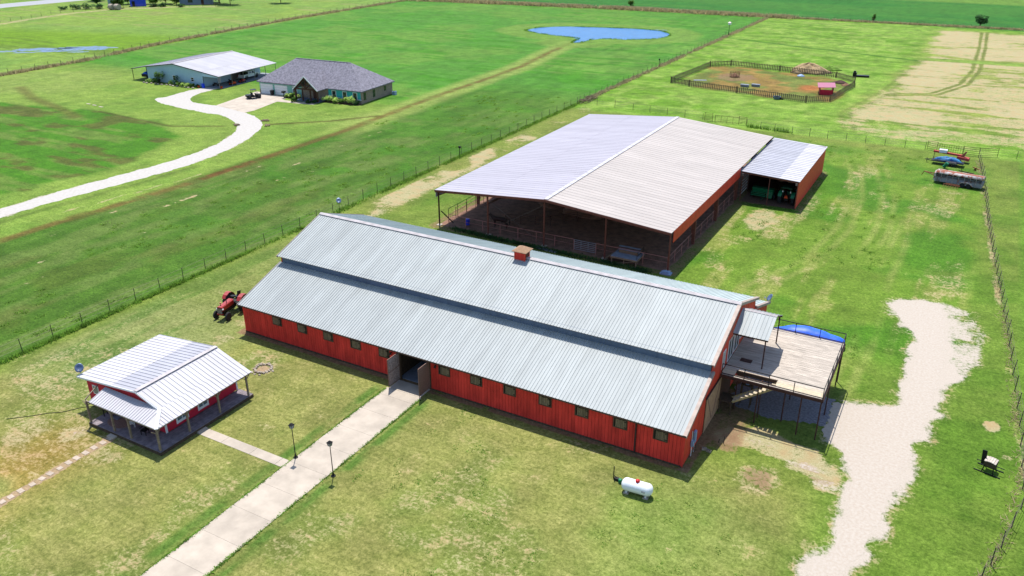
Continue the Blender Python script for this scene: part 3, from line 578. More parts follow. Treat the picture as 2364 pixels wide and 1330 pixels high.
# double doors standing open, aisle behind
for x, s, lab in ((DX0, -1, 'osb'), (DX1, 1, 'door_brown')):
    dr = MB().box(x-.06, x-.0, -1.78, -.04, .18, 3.0).build('door_leaf', 'door_brown', barn)
    xs = x+(.003 if s < 0 else -.075)
    for (za, zb) in ((.26, 1.55), (1.66, 2.92)): bx('door_panel', dr, xs, xs+.012, -1.7, -.12, za, zb, lab)
    if s > 0: MB().bar((x-.075,-1.68,2.2),(x-.075,-.15,.4),.14,.02,up=(1,0,0)).build('door_brace','trim_brown',dr)
    MB().cyl((x-.03,-1.76,-.0),(x-.03,-1.76,.9),.025,n=6).build('cane_bolt','dark_steel',dr)
    bx('door_jamb', barn, x-.02+(-.1 if s < 0 else 0), x+.02+(0 if s < 0 else .1), -.04, .2, 0, EZ, 'dark_wood')
MB().box(DX0-.3, DX1+.3, .3, 26.2, -.02, .035).build('aisle_floor', 'concrete_dark', barn)
MB().box(DX0-.5, DX0-.35, .3, 26.2, 0, 2.6).box(DX1+.35, DX1+.5, .3, 26.2, 0, 2.6).build('stall_partition', 'dark_wood', barn)
for x in (-28.35, -23.4): MB().cyl((x,-.02,2.72),(x,-.16,2.76),.05,.05,6).cyl((x,-.2,2.8),(x,-.2,2.58),.05,.12,8).build('barn_light','dark_steel',barn)
# upper doors and windows behind the balcony
for (ya, yb, z0, z1, nm) in ((9.35,10.15,4.15,5.85,'upper_window'),(11.0,12.7,4.05,6.15,'balcony_door'),(13.0,14.7,4.05,6.3,'balcony_door'),(15.0,16.4,4.5,6.0,'upper_window')):
    f_ = MB().box(-.075,-.02,ya,yb,z0,z0+.08).box(-.075,-.02,ya,yb,z1-.08,z1).box(-.075,-.02,ya,ya+.09,z0+.08,z1-.08).box(-.075,-.02,yb-.09,yb,z0+.08,z1-.08).box(-.075,-.02,(ya+yb)/2-.06,(ya+yb)/2+.06,z0+.08,z1-.08).build(nm,'white_paint',barn)
    for q_ in (0,1): bx('pane', f_, -.07, -.045, ya+.09+q_*((yb-ya)/2-.03), (ya+yb)/2-.06+q_*((yb-ya)/2-.03), z0+.08, z1-.08, 'glass_dark')
# cupola on the ridge
cx = -21.7
cu = MB().box(cx-.55, cx+.55, RY-.55, RY+.55, RZ-.45, RZ+.75).build('cupola', 'red_siding', barn)
for k in range(3): bx('louver', cu, cx+.552, cx+.59, RY-.36+k*.28, RY-.2+k*.28, RZ+.1, RZ+.6, 'dark_wood')
for sx_ in (-1,1):
    bx('corner_trim', cu, cx+sx_*.55-.05, cx+sx_*.55+.05, RY-.6, RY-.5, RZ-.35, RZ+.73, 'red_siding_side')
hp = [(cx-.8,RY-.8,RZ+.74),(cx+.8,RY-.8,RZ+.74),(cx+.8,RY+.8,RZ+.74),(cx-.8,RY+.8,RZ+.74),(cx,RY,RZ+1.2)]
MB().add(hp+[(a,b,c-.05) for a,b,c in hp[:4]],[(0,1,4),(1,2,4),(2,3,4),(3,0,4),(5,6,1,0),(6,7,2,1),(7,8,3,2),(8,5,0,3),(8,7,6,5)]).build('cupola_roof','cupola_shingle',cu)

def dish(loc, rz, tilt, label, r=.42, pole=.5, pmat='silver'):
    t_ = thing('satellite_dish', label, 'dish', loc, rz)
    d_ = MB(); rings = []; ax = Vector((0,-math.cos(tilt),math.sin(tilt))); uu = Vector((1,0,0)); ww = ax.cross(uu)
    for rr, dz in ((.02,-.03),(r*.6,.0),(r,.1),(r*.99,.13),(r*.6,.04),(.02,.01)):
        rings.append([tuple(Vector((0,0,pole+.12))+uu*(rr*.88*math.cos(a))+ww*(rr*math.sin(a))+ax*dz) for a in [2*math.pi*k/16 for k in range(16)]])
    d_.loft(rings); d_.build('reflector','galv_dark',t_,True)
    MB().cyl((0,.04,0),(0,.04,pole+.1),.03,n=6).build('mast',pmat,t_)
    MB().bar((0,-.02,pole-.2),(0,-.55,pole+.15),.03).box(-.05,.05,-.62,-.5,pole+.1,pole+.22).build('feed_arm','silver',t_)
    return t_
dish((.1,26.6,3.2), R(-60), R(35), 'satellite dish at the rear corner of the long red barn roof')
# meter boxes on the gable wall
eb = thing('electrical_panel', 'pale blue electrical boxes with conduits on the barn gable wall', 'electrical box', (-.05,2.1,0))
bx('panel_box', eb, .03, .2, .1, .55, 1.0, 2.05, 'blue_pale'); bx('meter_box', eb, .03, .22, -.45, -.12, 1.0, 1.5, 'blue_pale')
MB().cyl((.08,-.3,0),(.08,-.3,1.0),.04,n=6).cyl((.1,.3,.05),(.1,.3,1.0),.035,n=6).cyl((.06,-.32,1.5),(.06,-.32,2.4),.03,n=6).build('conduit','white_paint',eb)
MB().tube([(.12,.05,1.1),(.16,.1,.5),(.2,.2,.12),(.3,.35,.3),(.2,.45,.7)],.02).build('cable','dark_steel',eb)
for i,(x,y,rz) in enumerate(((.75,3.15,.3),(1.15,3.05,-.15))):
    t_ = MB(); t_.box(-.2,.2,-.1,-.07,0,.2).box(-.2,.2,.07,.1,0,.2).box(-.2,-.17,-.07,.07,0,.2).box(.17,.2,-.07,.07,0,.2).box(-.02,.02,-.07,.07,0,.2)
    o = t_.build('concrete_block','stone'); o.location = (x,y,0); o.rotation_euler = (0,0,rz)
    tag(o, ('concrete block lying nearest the barn gable in its shadow edge','hollow concrete block on the grass, farther from the barn gable')[i], 'block', 'concrete blocks by the barn')

# ------------------------------------------------------------ balcony deck with stairs and canopy
DZ = 4.0; DX = 8.42; DY0 = 8.95; DY1 = 19.7
deck = thing('raised_deck', 'raised timber deck on rusty pipe posts at the barn gable end', 'deck', (4.2,14.3,0))
ox, oy = 4.2, 14.3
npk = 74; pw_ = (DY1-DY0)/npk
for i in range(npk):
    a = DY0+i*pw_; ym = a+pw_/2; mt = 'deck_wood'
    segs = [(.02, DX)]
    if 9.3 < ym < 10.1: segs = [(.02, 1.1), (4.55, DX)]; mt = 'deck_new' if random.random() < .6 else 'deck_wood'
    elif ym < 10.5: mt = 'deck_new' if ym < 10.4 and random.random() < .5 else 'deck_wood'
    for (xa, xb) in segs:
        if xb-xa > 6:
            cut = 4.9+random.choice((-.6,0,.6)); parts = [(xa, cut-.004), (cut+.004, xb)]
        else: parts = [(xa, xb)]
        for (u, v_) in parts: bx('plank', deck, u-ox, v_-ox, a+.007-oy, a+pw_-.007-oy, DZ-.04, DZ+random.uniform(-.003,.004), mt)
MB().box(-.0-ox+.02,DX-ox,DY0-.1-oy,DY0-.01-oy,DZ-.28,DZ-.02).box(-ox+.02,DX-ox,DY1+.01-oy,DY1+.1-oy,DZ-.28,DZ-.02).box(DX-ox+.01,DX-ox+.1,DY0-.1-oy,DY1+.1-oy,DZ-.28,DZ-.02).build('edge_beam','dark_rust',deck)
for k,x in enumerate((1.15, 2.9, 4.75, 6.6, 8.2)): MB().box(x-.04-ox,x+.04-ox,(10.3 if 1.1<x<4.7 else DY0)-oy,DY1-oy,DZ-.26,DZ-.045).build('joist_beam','dark_rust',deck)
for (x,y) in ((8.38,9.0),(6.83,9.0),(3.3,9.0),(3.36,9.95),(1.2,10.3),(8.4,13.2),(8.4,18.6),(8.4,19.6),(5.2,14.3),(2.2,19.6),(5.2,19.6),(5.3,10.4)):
    MB().cyl((x-ox,y-oy,0),(x-ox,y-oy,DZ-.25),.055,n=8).build('post','dark_rust',deck)
rl_ = [(.1,DY0),(2.0,DY0),(4.05,DY0),(6.1,DY0),(DX,DY0),(DX,11.1),(DX,13.2),(DX,15.3),(DX,17.5),(DX,DY1),(6.2,DY1),(4.0,DY1),(1.9,DY1),(.1,DY1)]
for (x,y) in rl_: MB().bar((x-ox,y-oy,DZ),(x-ox,y-oy,DZ+1.0),.06).build('rail_post','dark_steel',deck)
for z in (1.0,.1):
    for (a,b) in (((.1,DY0),(DX,DY0)),((DX,DY0),(DX,DY1)),((DX,DY1),(.1,DY1))):
        MB().bar((a[0]-ox,a[1]-oy,DZ+z),(b[0]-ox,b[1]-oy,DZ+z),.06,.06).build('rail','dark_steel',deck)
MB().box(1.05-ox,4.6-ox,9.22-oy,9.3-oy,DZ-.3,DZ+.02).box(1.05-ox,4.6-ox,10.1-oy,10.18-oy,DZ-.3,DZ+.02).build('stair_well_trim','trim_brown',deck)
st = MB(); 
st.bar((1.0-ox,9.32-oy,1.12),(4.55-ox,9.32-oy,3.66),.05,.16).bar((1.0-ox,10.1-oy,1.2),(4.55-ox,10.1-oy,3.75),.05,.26)
stair = st.build('staircase','stair_wood',deck)
for k in range(10):
    x = 1.2+k*.33; z = 1.47+k*.247; bx('tread', stair, x-ox, x+.3-ox, 9.3-oy, 10.12-oy, z-.05, z, 'deck_new')
ld = MB().box(.05-ox,1.25-ox,9.15-oy,10.6-oy,1.2,1.28).build('landing','dark_wood',deck)
for (x,y) in ((.15,9.2),(1.15,9.2),(1.15,10.5)): bx('landing_post', ld, x-.05-ox, x+.05-ox, y-.05-oy, y+.05-oy, 0, 1.2, 'dark_wood')
can = thing('canopy', 'small gabled metal canopy over the deck at the barn gable', 'canopy', (1.5,14.1,DZ))
v = Vector((0,2.75,1.2)); L = v.length
for s in (1,-1):
    o_ = (-1.42 if s > 0 else 1.6, -2.75*s, 2.85); vv = Vector((0,2.75*s,1.2)); roof_slope(can,'canopy_roof',o_,(s,0,0),3.02,vv,L,'roof_blue_galv','trim_tan',pw=1.0,ribs=3)
MB().prism([(-.2,4.0),(0,4.08),(.2,4.0),(0,4.11)],lambda p,t:(t,p[0],p[1]),-1.42,1.62).build('canopy_ridge','ridge_cap',can)
for y in (-2.7,2.65):
    MB().bar((1.4,y,.0),(1.4,y,2.82),.1).build('canopy_post','dark_rust',can); MB().bar((-1.4,y,2.76),(1.6,y,2.76),.08,.12).build('canopy_beam','dark_rust',can)
MB().bar((1.45,-2.7,2.78),(1.45,0,3.95),.06,.1).bar((1.45,2.7,2.78),(1.45,0,3.95),.06,.1).bar((1.45,2.6,1.9),(1.45,1.7,3.1),.05).build('gable_truss','dark_rust',can)
fm = tag(MB().box(-.5,.5,-.3,.3,0,.03).build('door_mat','dark_rust'),'dark square grille mat lying on the shaded deck boards','mat'); fm.location = (1.35,12.2,DZ+.006)
bt = tag(MB().cyl((0,0,0),(0,0,.55),.18,n=12).lathe([(.18,.55),(.1,.68),(.04,.7)],n=12).build('water_cooler','blue_pale'),'pale blue plastic jug under the raised deck by the stairs','jug'); bt.location = (1.9,11.4,2.2)
wb = thing('shelf_stand','dark timber shelf stand under the raised deck behind the stairs','stand',(1.9,11.4,0)); bx('shelf_top',wb,-.5,.5,-.3,.3,2.12,2.2,'dark_wood')
for sx_ in (-.45,.45):
    for sy_ in (-.25,.25): bx('leg',wb,sx_-.04,sx_+.04,sy_-.04,sy_+.04,0,2.12,'dark_wood')

# blue tarpaulin heap beyond the deck
def mound(name, rx, ry, h, m, seed, n_=28, q=8, amp=.12, p=2.0, flat=.0):
    rnd = random.Random(seed); ph = [rnd.uniform(0,6.28) for _ in range(8)]; rings = []
    for i in range(q+1):
        f = 1-i/q; ring = []
        for k in range(n_):
            a = 2*math.pi*k/n_; j = 1+amp*(math.sin(3*a+ph[0])*.6+math.sin(5*a+ph[1])*.5+rnd.uniform(-1,1)*.4)*(.3+.7*f)
            z = h*(1-f**p)*(1+amp*.8*math.sin(4*a+ph[2]+3*f)+rnd.uniform(-1,1)*amp*.35*(1-f)) if i else 0
            ring.append((rx*max(f,.02)*j*math.cos(a), ry*max(f,.02)*j*math.sin(a), max(z,0)))
        rings.append(ring)
    b = MB(); b.loft(rings); o = b.build(name, m, None, True); return o
tp = thing('tarp_covered_boat','long heap under a bright blue tarpaulin beyond the raised deck','tarp',(4.3,26.4,0),R(3))
rings = []
for k in range(15):
    u = k/14; x = -3.6+7.2*u; hh = .5+1.05*math.sin(min(1,u*2.2)*math.pi/2)*(1-max(0,u-.55)*1.3)+.05*math.sin(k*2.1); wd = 1.15*(math.sin(math.pi*(.12+.76*u))**.6)
    rings.append([(x,-wd*1.08,0),(x,-wd,hh*.45),(x,-wd*.7,hh*.82+.04*math.sin(k*3)),(x,-.1,hh),(x,wd*.6,hh*.86),(x,wd,hh*.45),(x,wd*1.08,0)])
MB().loft(rings).build('tarpaulin','blue_tarp',tp,True)
MB().tube([(-3.0,-1.15,.3),(0,-1.3,.34),(3.0,-1.1,.25)],.03).build('rope','white_paint',tp)
# ------------------------------------------------------------ covered riding arena
AX0, AX1, AXM, AY0, AY1, AEZ, ARZ = -47.55, -13.8, -30.7, 35.7, 87.0, 5.22, 6.64
arena = thing('covered_arena','huge open-sided riding arena under a low white metal roof','arena',(-30.7,61,0))
ox, oy = -30.7, 61.0
v = Vector((AXM-AX0,0,ARZ-AEZ)); roof_slope(arena,'roof_slope',(AX0-ox,AY1-oy,AEZ),(0,-1,0),AY1-AY0,v,v.length,'roof_arena_l','trim_tan',ribs=1,splits=(.5,1.0))
v = Vector((AXM-AX1,0,ARZ-AEZ)); roof_slope(arena,'roof_slope',(AX1-ox,AY0-oy,AEZ),(0,1,0),AY1-AY0,v,v.length,'roof_arena_r','trim_tan',ribs=1,splits=(.5,1.0))
for k in range(28):
    a = AY0+(AY1-AY0)*k/28; bx('ridge_cap',arena,-.12,.42,a+.06-oy,a+(AY1-AY0)/28-.04-oy,ARZ+.015,ARZ+.07,'roof_white')
def atop(x): return AEZ+(ARZ-AEZ)*(1-abs(x-AXM)/(AX1-AXM))
PX_ = (-47.3,-39.45,-31.0,-22.4,-14.05)
for x in PX_:
    r = .11; MB().cyl((x-ox,36.3-oy,0),(x-ox,36.3-oy,atop(x)-.15),r,n=8).build('front_post','rust_steel' if x>-47 else 'dark_rust',arena); bx('post_footing',arena,x-.35-ox,x+.35-ox,35.95-oy,36.65-oy,-.05,.06,'concrete')
for s,(xa,xb) in enumerate(((AX0,AXM),(AXM,AX1))):
    for y in (AY0+.12,46.5,56.6,66.9,77,AY1-.3):
        MB().bar((xa-ox,y-oy,atop(xa)-.2),(xb-ox,y-oy,atop(xb)-.2),.14,.3).build('rafter','rust_steel',arena)
    MB().bar((xa-ox,AY0-.02-oy,atop(xa)-.1),(xb-ox,AY0-.02-oy,atop(xb)-.1),.04,.2).build('gable_trim','rust_steel',arena)
for y in (46.5,56.6,66.9,77.0,86.8):                            # tapered side columns
    for x,s in ((AX0+.35,1),(AX1-.35,-1)):
        MB().loft([[(x-.15*s-ox-.0,y-.13-oy,0),(x+.2*s-ox,y-.13-oy,0),(x+.2*s-ox,y+.13-oy,0),(x-.15*s-ox,y+.13-oy,0)],[(x-.15*s-ox,y-.13-oy,AEZ-.25),(x+.75*s-ox,y-.13-oy,AEZ-.25),(x+.75*s-ox,y+.13-oy,AEZ-.25),(x-.15*s-ox,y+.13-oy,AEZ-.25)]]).build('column','rust_steel',arena)
fl = 34; fw = (AY1-AY0-.9)/fl*.66
for i in range(fl):                                            # red skirting below the east eave
    a = AY0+.9+i*(30.0/fl); bx('fascia_board',arena,AX1-.02-ox,AX1+.03-ox,a+.006-oy,a+30.0/fl-.006-oy,3.72,AEZ-.06,'red_siding_side')
MB().box(AX1-.1-ox,AX1+.04-ox,AY0+.9-oy,67-oy,3.66,3.72).build('fascia_rail','dark_rust',arena)
for i in range(20): bx('fascia_board',arena,AX0-.03-ox,AX0+.02-ox,AY0+.3+i*2.5-oy,AY0+.3+(i+1)*2.5-.02-oy,4.1,AEZ-.06,'roof_arena_l')
for (xa,za,xb,zb) in ((-39.4,5.0,-31.2,.3),(-39.3,.6,-31.1,5.6)): MB().cyl((xa-ox,36.2-oy,za),(xb-ox,36.2-oy,zb),.025,n=5).build('cable_brace','wire',arena)
MB().bar((-47.3-ox,36.3-oy,4.3),(-45.6-ox,36.3-oy,5.1),.1).build('knee_brace','dark_rust',arena)
# pipe fence round the arena
af = thing('arena_fence','rusty pipe and mesh fence enclosing the covered arena floor','fence',(-30.7,36.6,0)); oy2 = 36.6
mat('mesh_wire',S(96,70,66,.6),.8,0,.2,6)
def pipe_run(par,pts,h,ox_,oy_,mid=(.55,),gap=None,step=3.0,m='rail_rust'):
    for a,b in zip(pts[:-1],pts[1:]):
        a=Vector((*a,0)); b=Vector((*b,0)); L=(b-a).length; n_=max(1,round(L/step)); off=Vector((ox_,oy_,0))
        MB().cyl(a-off+Vector((0,0,h)),b-off+Vector((0,0,h)),.035,n=6).build('top_rail',m,par)
        for z in mid: MB().cyl(a-off+Vector((0,0,h*z)),b-off+Vector((0,0,h*z)),.02,n=5).build('rail',m,par)
        for k in range(n_+1):
            q_=a+(b-a)*k/n_-off; MB().cyl(q_,q_+Vector((0,0,h)),.04,n=6).build('fence_post',m,par)
def mesh_screen(par,a,b,h,ox_,oy_,m='mesh_wire'):
    a=Vector((a[0]-ox_,a[1]-oy_,0)); b=Vector((b[0]-ox_,b[1]-oy_,0)); L=(b-a).length; s_=MB()
    for k in range(int(L/.3)+1): p_=a+(b-a)*min(1,k*.3/L); s_.cyl(p_,p_+Vector((0,0,h)),.008,n=3,cap=False)
    for k in range(1,6): z=Vector((0,0,h*k/6)); s_.cyl(a+z,b+z,.008,n=3,cap=False)
    o=s_.build('wire_mesh',m,par); o['kind']='stuff'; return o
FX=[((-46.2,37.0),(-27.0,37.0)),((-23.9,37.0),(-14.4,37.0)),((-14.4,37.0),(-14.4,66.8)),((-47.0,40.0),(-47.0,86.0))]
for a,b in FX: pipe_run(af,[a,b],1.5,-30.7,36.6,step=2.8); mesh_screen(af,a,b,1.42,-30.7,36.6)
gt = thing('pipe_gate','six-bar pipe gate in the front fence of the covered arena','gate',(-27.0,37.0,0))
for z in (.2,.45,.7,.95,1.2,1.45): MB().cyl((.05,0,z),(3.05,0,z),.022,n=6).build('bar','silver',gt)
for x in (.05,1.0,2.0,3.05): MB().cyl((x,0,.2),(x,0,1.45),.022,n=6).build('upright','silver',gt)
# inner panel fence and left-hand rail stile
ip = thing('inner_panel_fence','dark panel fence standing on the soil inside the arena','fence',(-36,42,0))
pipe_run(ip,[(-39.4,41.0),(-33.6,43.4)],1.4,-36,42,mid=(.2,.4,.6,.8),step=2.0,m='dark_rust'); pipe_run(ip,[(-33.6,43.4),(-29.8,48.6)],1.4,-36,42,mid=(.2,.4,.6,.8),step=2.2,m='dark_rust')
lf = thing('corner_rail_fence','dark steel rail fence at the open west corner of the arena','fence',(-46.8,39,0))
pipe_run(lf,[(-46.9,38.0),(-46.9,50.0)],1.9,-46.8,39,mid=(.5,),step=2.4,m='dark_steel'); MB().bar((-.6,-2.2,1.9),(1.0,-1.6,.2),.07).bar((-.45,-2.2,1.9),(1.15,-1.6,.2),.07).build('leaning_bar','dark_steel',lf)
bd = tag(MB().lathe([(.3,0),(.32,.05),(.3,.4),(.32,.45),(.3,.85),(.28,.88)],n=14).build('barrel','blue_plastic'),'bright blue barrel by the west corner of the arena fence','barrel'); bd.location=(-43.9,38.2,0)
for i,(x,y,rx,ry,h,lab) in enumerate(((-39.5,58,7,8,1.5,'large heap of dark clods in the left half of the arena'),(-31.5,52.5,4.5,4,1.1,'lumpy soil bank in the middle of the arena'),(-46.1,60,1.1,12,.9,'soil bank along the west fence of the arena'))):
    o=mound('soil_heap',rx,ry,h,'arena_soil',30+i,n_=48,q=12,amp=.22); o.location=(x,y,0); tag(o,lab,'soil heap','soil heaps in the arena')
ft=[(-32,39,.9),(-28,35.6,1.2),(-21,35.6,1.1),(-38,36,1.2),(-42.4,36,1.2),(-17,35.4,1.2),(-14.6,34.4,1.0)]
sc = thing('corner_post_base','grey stepped concrete base at the front corner post of the arena','post base',(-14.0,35.5,0)); bx('lower_step',sc,-.65,.65,-.45,.45,0,.18,'blue_pale'); bx('upper_step',sc,-.4,.4,-.28,.28,.18,.36,'blue_pale')  # stepped foundation block of the corner post
pb = tag(MB().box(-1.6,1.6,-.3,.3,0,.06).build('plank_slab','concrete_dark'),'grey slab lying beside the second arena post','slab'); pb.location=(-30.2,35.3,.0); pb.rotation_euler.z=R(-6)
# viewing platform with bench
vp = thing('viewing_platform','small raised timber platform with a bench in front of the arena','platform',(-19.5,36.9,0))
ox,oy=-19.5,36.9; oy+= -.0
for i in range(8): bx('deck_board',vp,-1.7,1.7,-1.5+i*.33,-1.5+i*.33+.31,.95,1.0,'concrete_dark')
MB().box(-1.72,1.72,-1.56,-1.5,.76,.95).box(1.7,1.76,-1.5,1.14,.76,.95).box(-1.76,-1.7,-1.5,1.14,.76,.95).build('rim_joist','post_wood',vp)
for x in (-1.6,0,1.6):
    for y in (-1.4,1.05): bx('leg',vp,x-.06,x+.06,y-.06,y+.06,0,.8,'post_wood')
MB().bar((1.5,-1.4,.05),(1.62,.2,.75),.06).bar((-.9,-1.42,.1),(1.4,-1.42,.72),.06).build('brace','post_wood',vp)
be=MB().box(-1.3,1.5,.0,.38,1.42,1.47).build('bench','concrete_dark',vp); bx('bench_front',be,-1.2,1.3,-.1,-.04,1.02,1.4,'weathered_wood'); bx('upper_seat',be,-1.5,1.4,.62,.98,1.55,1.6,'concrete_dark')
MB().bar((1.65,-1.3,1.0),(1.65,-1.3,1.9),.04).bar((1.65,1.0,1.0),(1.65,1.0,1.9),.04).bar((1.65,-1.3,1.9),(1.65,1.0,1.9),.04).bar((1.65,-1.3,1.45),(1.65,1.0,1.45),.04).build('side_rail','black_metal',vp)
rp=MB().bar((-1.75,-.6,.95),(-2.9,-.6,.05),.9,.06).build('ramp','weathered_wood',vp)

# ------------------------------------------------------------ equipment shed at the arena's side
sh=thing('equipment_shed','low red shed with white metal roof beside the arena','shed',(-9.5,77,0)); ox,oy=-9.5,77.0
v=Vector((-8.75,0,.44)); roof_slope(sh,'roof_slope',(-5.2-ox,66.7-oy,4.22),(0,1,0),22.0,v,v.length,'roof_white','rust_steel',ribs=1,splits=(.33,1.0),m2='roof_weathered')
nb=38
for i in range(nb): a=67.0+i*21.3/nb; bx('siding_board',sh,-5.4-ox,-5.35-ox,a+.008-oy,a+21.3/nb-.008-oy,.05,4.15,'red_siding_side')
MB().box(-13.6-ox,-5.4-ox,88.2-oy,88.3-oy,0,4.3).box(-13.7-ox,-13.6-ox,72-oy,88.2-oy,0,4.4).build('rear_wall','dark_rust',sh)
MB().bar((-13.6-ox,66.9-oy,4.45),(-5.3-ox,66.9-oy,4.06),.1,.22).build('front_beam','rust_steel',sh)
for x in (-13.5,-9.5,-5.45): MB().cyl((x-ox,67-oy,0),(x-ox,67-oy,4.1),.07,n=8).build('post','rust_steel',sh)
for k in range(5): MB().bar((-13.5-ox,67.4-oy,1.0+k*.5),(-13.5-ox,70.6-oy,1.0+k*.5),.05,.12).build('slat','silver',sh)
for x in (-13.4,-5.6):
    for z in (4.32 if x<-9 else 3.95,4.1 if x<-9 else 3.75): bx('purlin_end',sh,x-.12-ox,x+.12-ox,66.55-oy,66.8-oy,z-.05,z+.03,'trim_tan')
struct(sheet('shed_floor',[(-13.4,66.9),(-5.5,66.9),(-5.5,88.1),(-13.4,88.1)],.007,'mulch'))
hs=0
for (x,y,z,lab) in ((-8.6,80,0,'middle round hay bale of the bottom row in the equipment shed'),(-7,80,0,'right round hay bale of the bottom row in the equipment shed'),(-10.2,80,0,'left round hay bale of the bottom row in the equipment shed'),(-8.0,80,1.35,'right round hay bale of the upper row in the equipment shed'),(-9.6,80,1.35,'left round hay bale of the upper row in the equipment shed')):
    o=MB().lathe([(.02,-.75),(.68,-.75),(.72,0),(.68,.75),(.02,.75)],n=16,axis='y').build('hay_bale','hay'); o.location=(x,y,z+.72); tag(o,lab,'hay bale','round bales in the shed')

# ------------------------------------------------------------ small red cabin with wrap-round porch
cb=thing('cabin','small crimson cabin with white metal roof and wrap-round porch','cabin',(-43,-14,0)); ox,oy=-43,-14
WX0,WX1,WY0,WY1=-48.9,-39.25,-16.95,-9.0
rx,rzz=-41.68,3.88; lx,lz=-49.5,3.08; bkx,bkz=-39.1,2.95; ex,ez=-37.55,2.42
yA,yB=-17.35,-8.6
v=Vector((rx-lx,0,rzz-lz)); s1=roof_slope(cb,'main_roof',(lx-ox,yB-oy,lz),(0,-1,0),yB-yA,v,v.length,'roof_white','trim_tan',pw=.9,ribs=2,splits=(.6,1.0),m2='roof_weathered')
v=Vector((rx-bkx,0,rzz-bkz)); roof_slope(cb,'main_roof',(bkx-ox,yA-oy,bkz),(0,1,0),yB-yA,v,v.length,'roof_white','trim_tan',pw=.9,ribs=2)
v=Vector((bkx-ex,0,bkz-ez)); roof_slope(cb,'porch_roof',(ex-ox,-17.2-oy,ez),(0,1,0),yB+17.2,v,v.length,'roof_white','trim_tan',pw=.9,ribs=2)
# mitred porch corner and left porch roof
MB().add([(ex-ox,-18.95-oy,ez+.01),(ex-ox,-17.2-oy,ez+.01),(bkx-ox,-17.2-oy,bkz+.01),(ex-ox,-18.95-oy,ez-.05),(ex-ox,-17.2-oy,ez-.05),(bkx-ox,-17.2-oy,bkz-.05)],[(0,1,2),(5,4,3),(0,3,4,1),(2,5,3,0),(1,4,5,2)]).build('corner_roof','roof_white',cb)
MB().add([(ex-ox,-18.95-oy,ez+.012),(bkx-ox,-17.2-oy,bkz+.012),(-45.9-ox,-17.2-oy,bkz+.012),(-45.9-ox,-18.95-oy,ez+.012),(ex-ox,-18.95-oy,ez-.04),(bkx-ox,-17.2-oy,bkz-.04),(-45.9-ox,-17.2-oy,bkz-.04),(-45.9-ox,-18.95-oy,ez-.04)],[(0,1,2,3),(7,6,5,4),(0,4,5,1),(1,5,6,2),(2,6,7,3),(3,7,4,0)]).build('porch_roof','roof_white',cb)
vN=Vector((0,1.75,bkz-ez)); 
for i in range(24):                                           # ribs of the left porch sheets
    x=-45.85+i*.3; f=1.0 if x<bkx else max(.05,(ex-x)/(ex-bkx)); MB().bar((x-ox,-18.95-oy,ez+.035),(x-ox,-18.95+1.75*f-oy,ez+(bkz-ez)*f+.035),.045,.045).build('roof_rib','roof_white',cb)
for i in range(5):
    y=-18.6+i*.3; f=(y+18.95)/1.75; MB().bar((ex-ox,y-oy,ez+.035),(ex+(bkx-ex)*f-ox,y-oy,ez+(bkz-ez)*f+.035),.045,.045).build('roof_rib','roof_white',cb)
MB().bar((ex-ox,-18.95-oy,ez+.05),(bkx-ox,-17.2-oy,bkz+.06),.3,.03).build('hip_cap','silver',cb)
MB().bar((rx-ox,yA-oy,rzz+.05),(rx-ox,yB-oy,rzz+.05),.4,.03).build('ridge_cap','ridge_cap',cb)
MB().prism([(WX0,.3),(WX1,.3),(WX1,bkz-.08),(rx,rzz-.1),(WX0,lz-.04)],lambda p,t:(p[0]-ox,t,p[1]),WY0-oy,WY1-oy).build('wall','cabin_red',cb)
for a,b in (((lx,lz),(rx,rzz)),((rx,rzz),(bkx,bkz))): MB().bar((a[0]-ox,yA-.02-oy,a[1]-.08),(b[0]-ox,yA-.02-oy,b[1]-.08),.05,.16).build('gable_trim','white_paint',cb)
# porch floor
npk=60
for i in range(16): x=-39.2+i*.1095; bx('porch_plank',cb,x+.004-ox,x+.1-ox,WY0-oy,-8.9-oy,.22,.3,'porch_wood')
for i in range(48): x=-46.4+i*.1855; bx('porch_plank',cb,x+.004-ox,x+.18-ox,-19.05-oy,WY0-.01-oy,.22,.3,'porch_wood')
MB().box(-46.4-ox,-37.45-ox,-19.1-oy,-19.06-oy,.02,.26).box(-37.45-ox,-37.4-ox,-19.1-oy,-8.9-oy,.02,.26).build('porch_rim','dark_wood',cb)
PT=[(-37.6,-9.3),(-37.68,-12.55),(-37.75,-15.8),(-37.7,-18.85),(-41.2,-18.85),(-43.3,-18.85),(-46.25,-18.95)]
for x,y in PT:
    o=bx('porch_post',cb,x-.07-ox,x+.07-ox,y-.07-oy,y+.07-oy,.3,2.36,'post_wood')
    if x<-37.65 or y>-18:
        du=(0,.45) if x>-38 else (.45,0)
        for s in (-1,1): MB().bar((x-ox,y-oy,1.9),(x+du[0]*s-ox,y+du[1]*s-oy,2.33),.06).build('brace','post_wood',cb)
MB().box(-37.75-ox,-37.6-ox,-18.95-oy,-8.7-oy,2.28,2.38).box(-46.4-ox,-37.75-ox,-18.95-oy,-18.8-oy,2.28,2.38).build('porch_beam','post_wood',cb)
MB().bar((-46.4-ox,-18.9-oy,2.5),(-46.9-ox,-17.2-oy,2.9),.08).bar((-46.4-ox,-18.9-oy,2.42),(-45.9-ox,-18.95-oy,2.42),.08).build('open_frame','post_wood',cb)
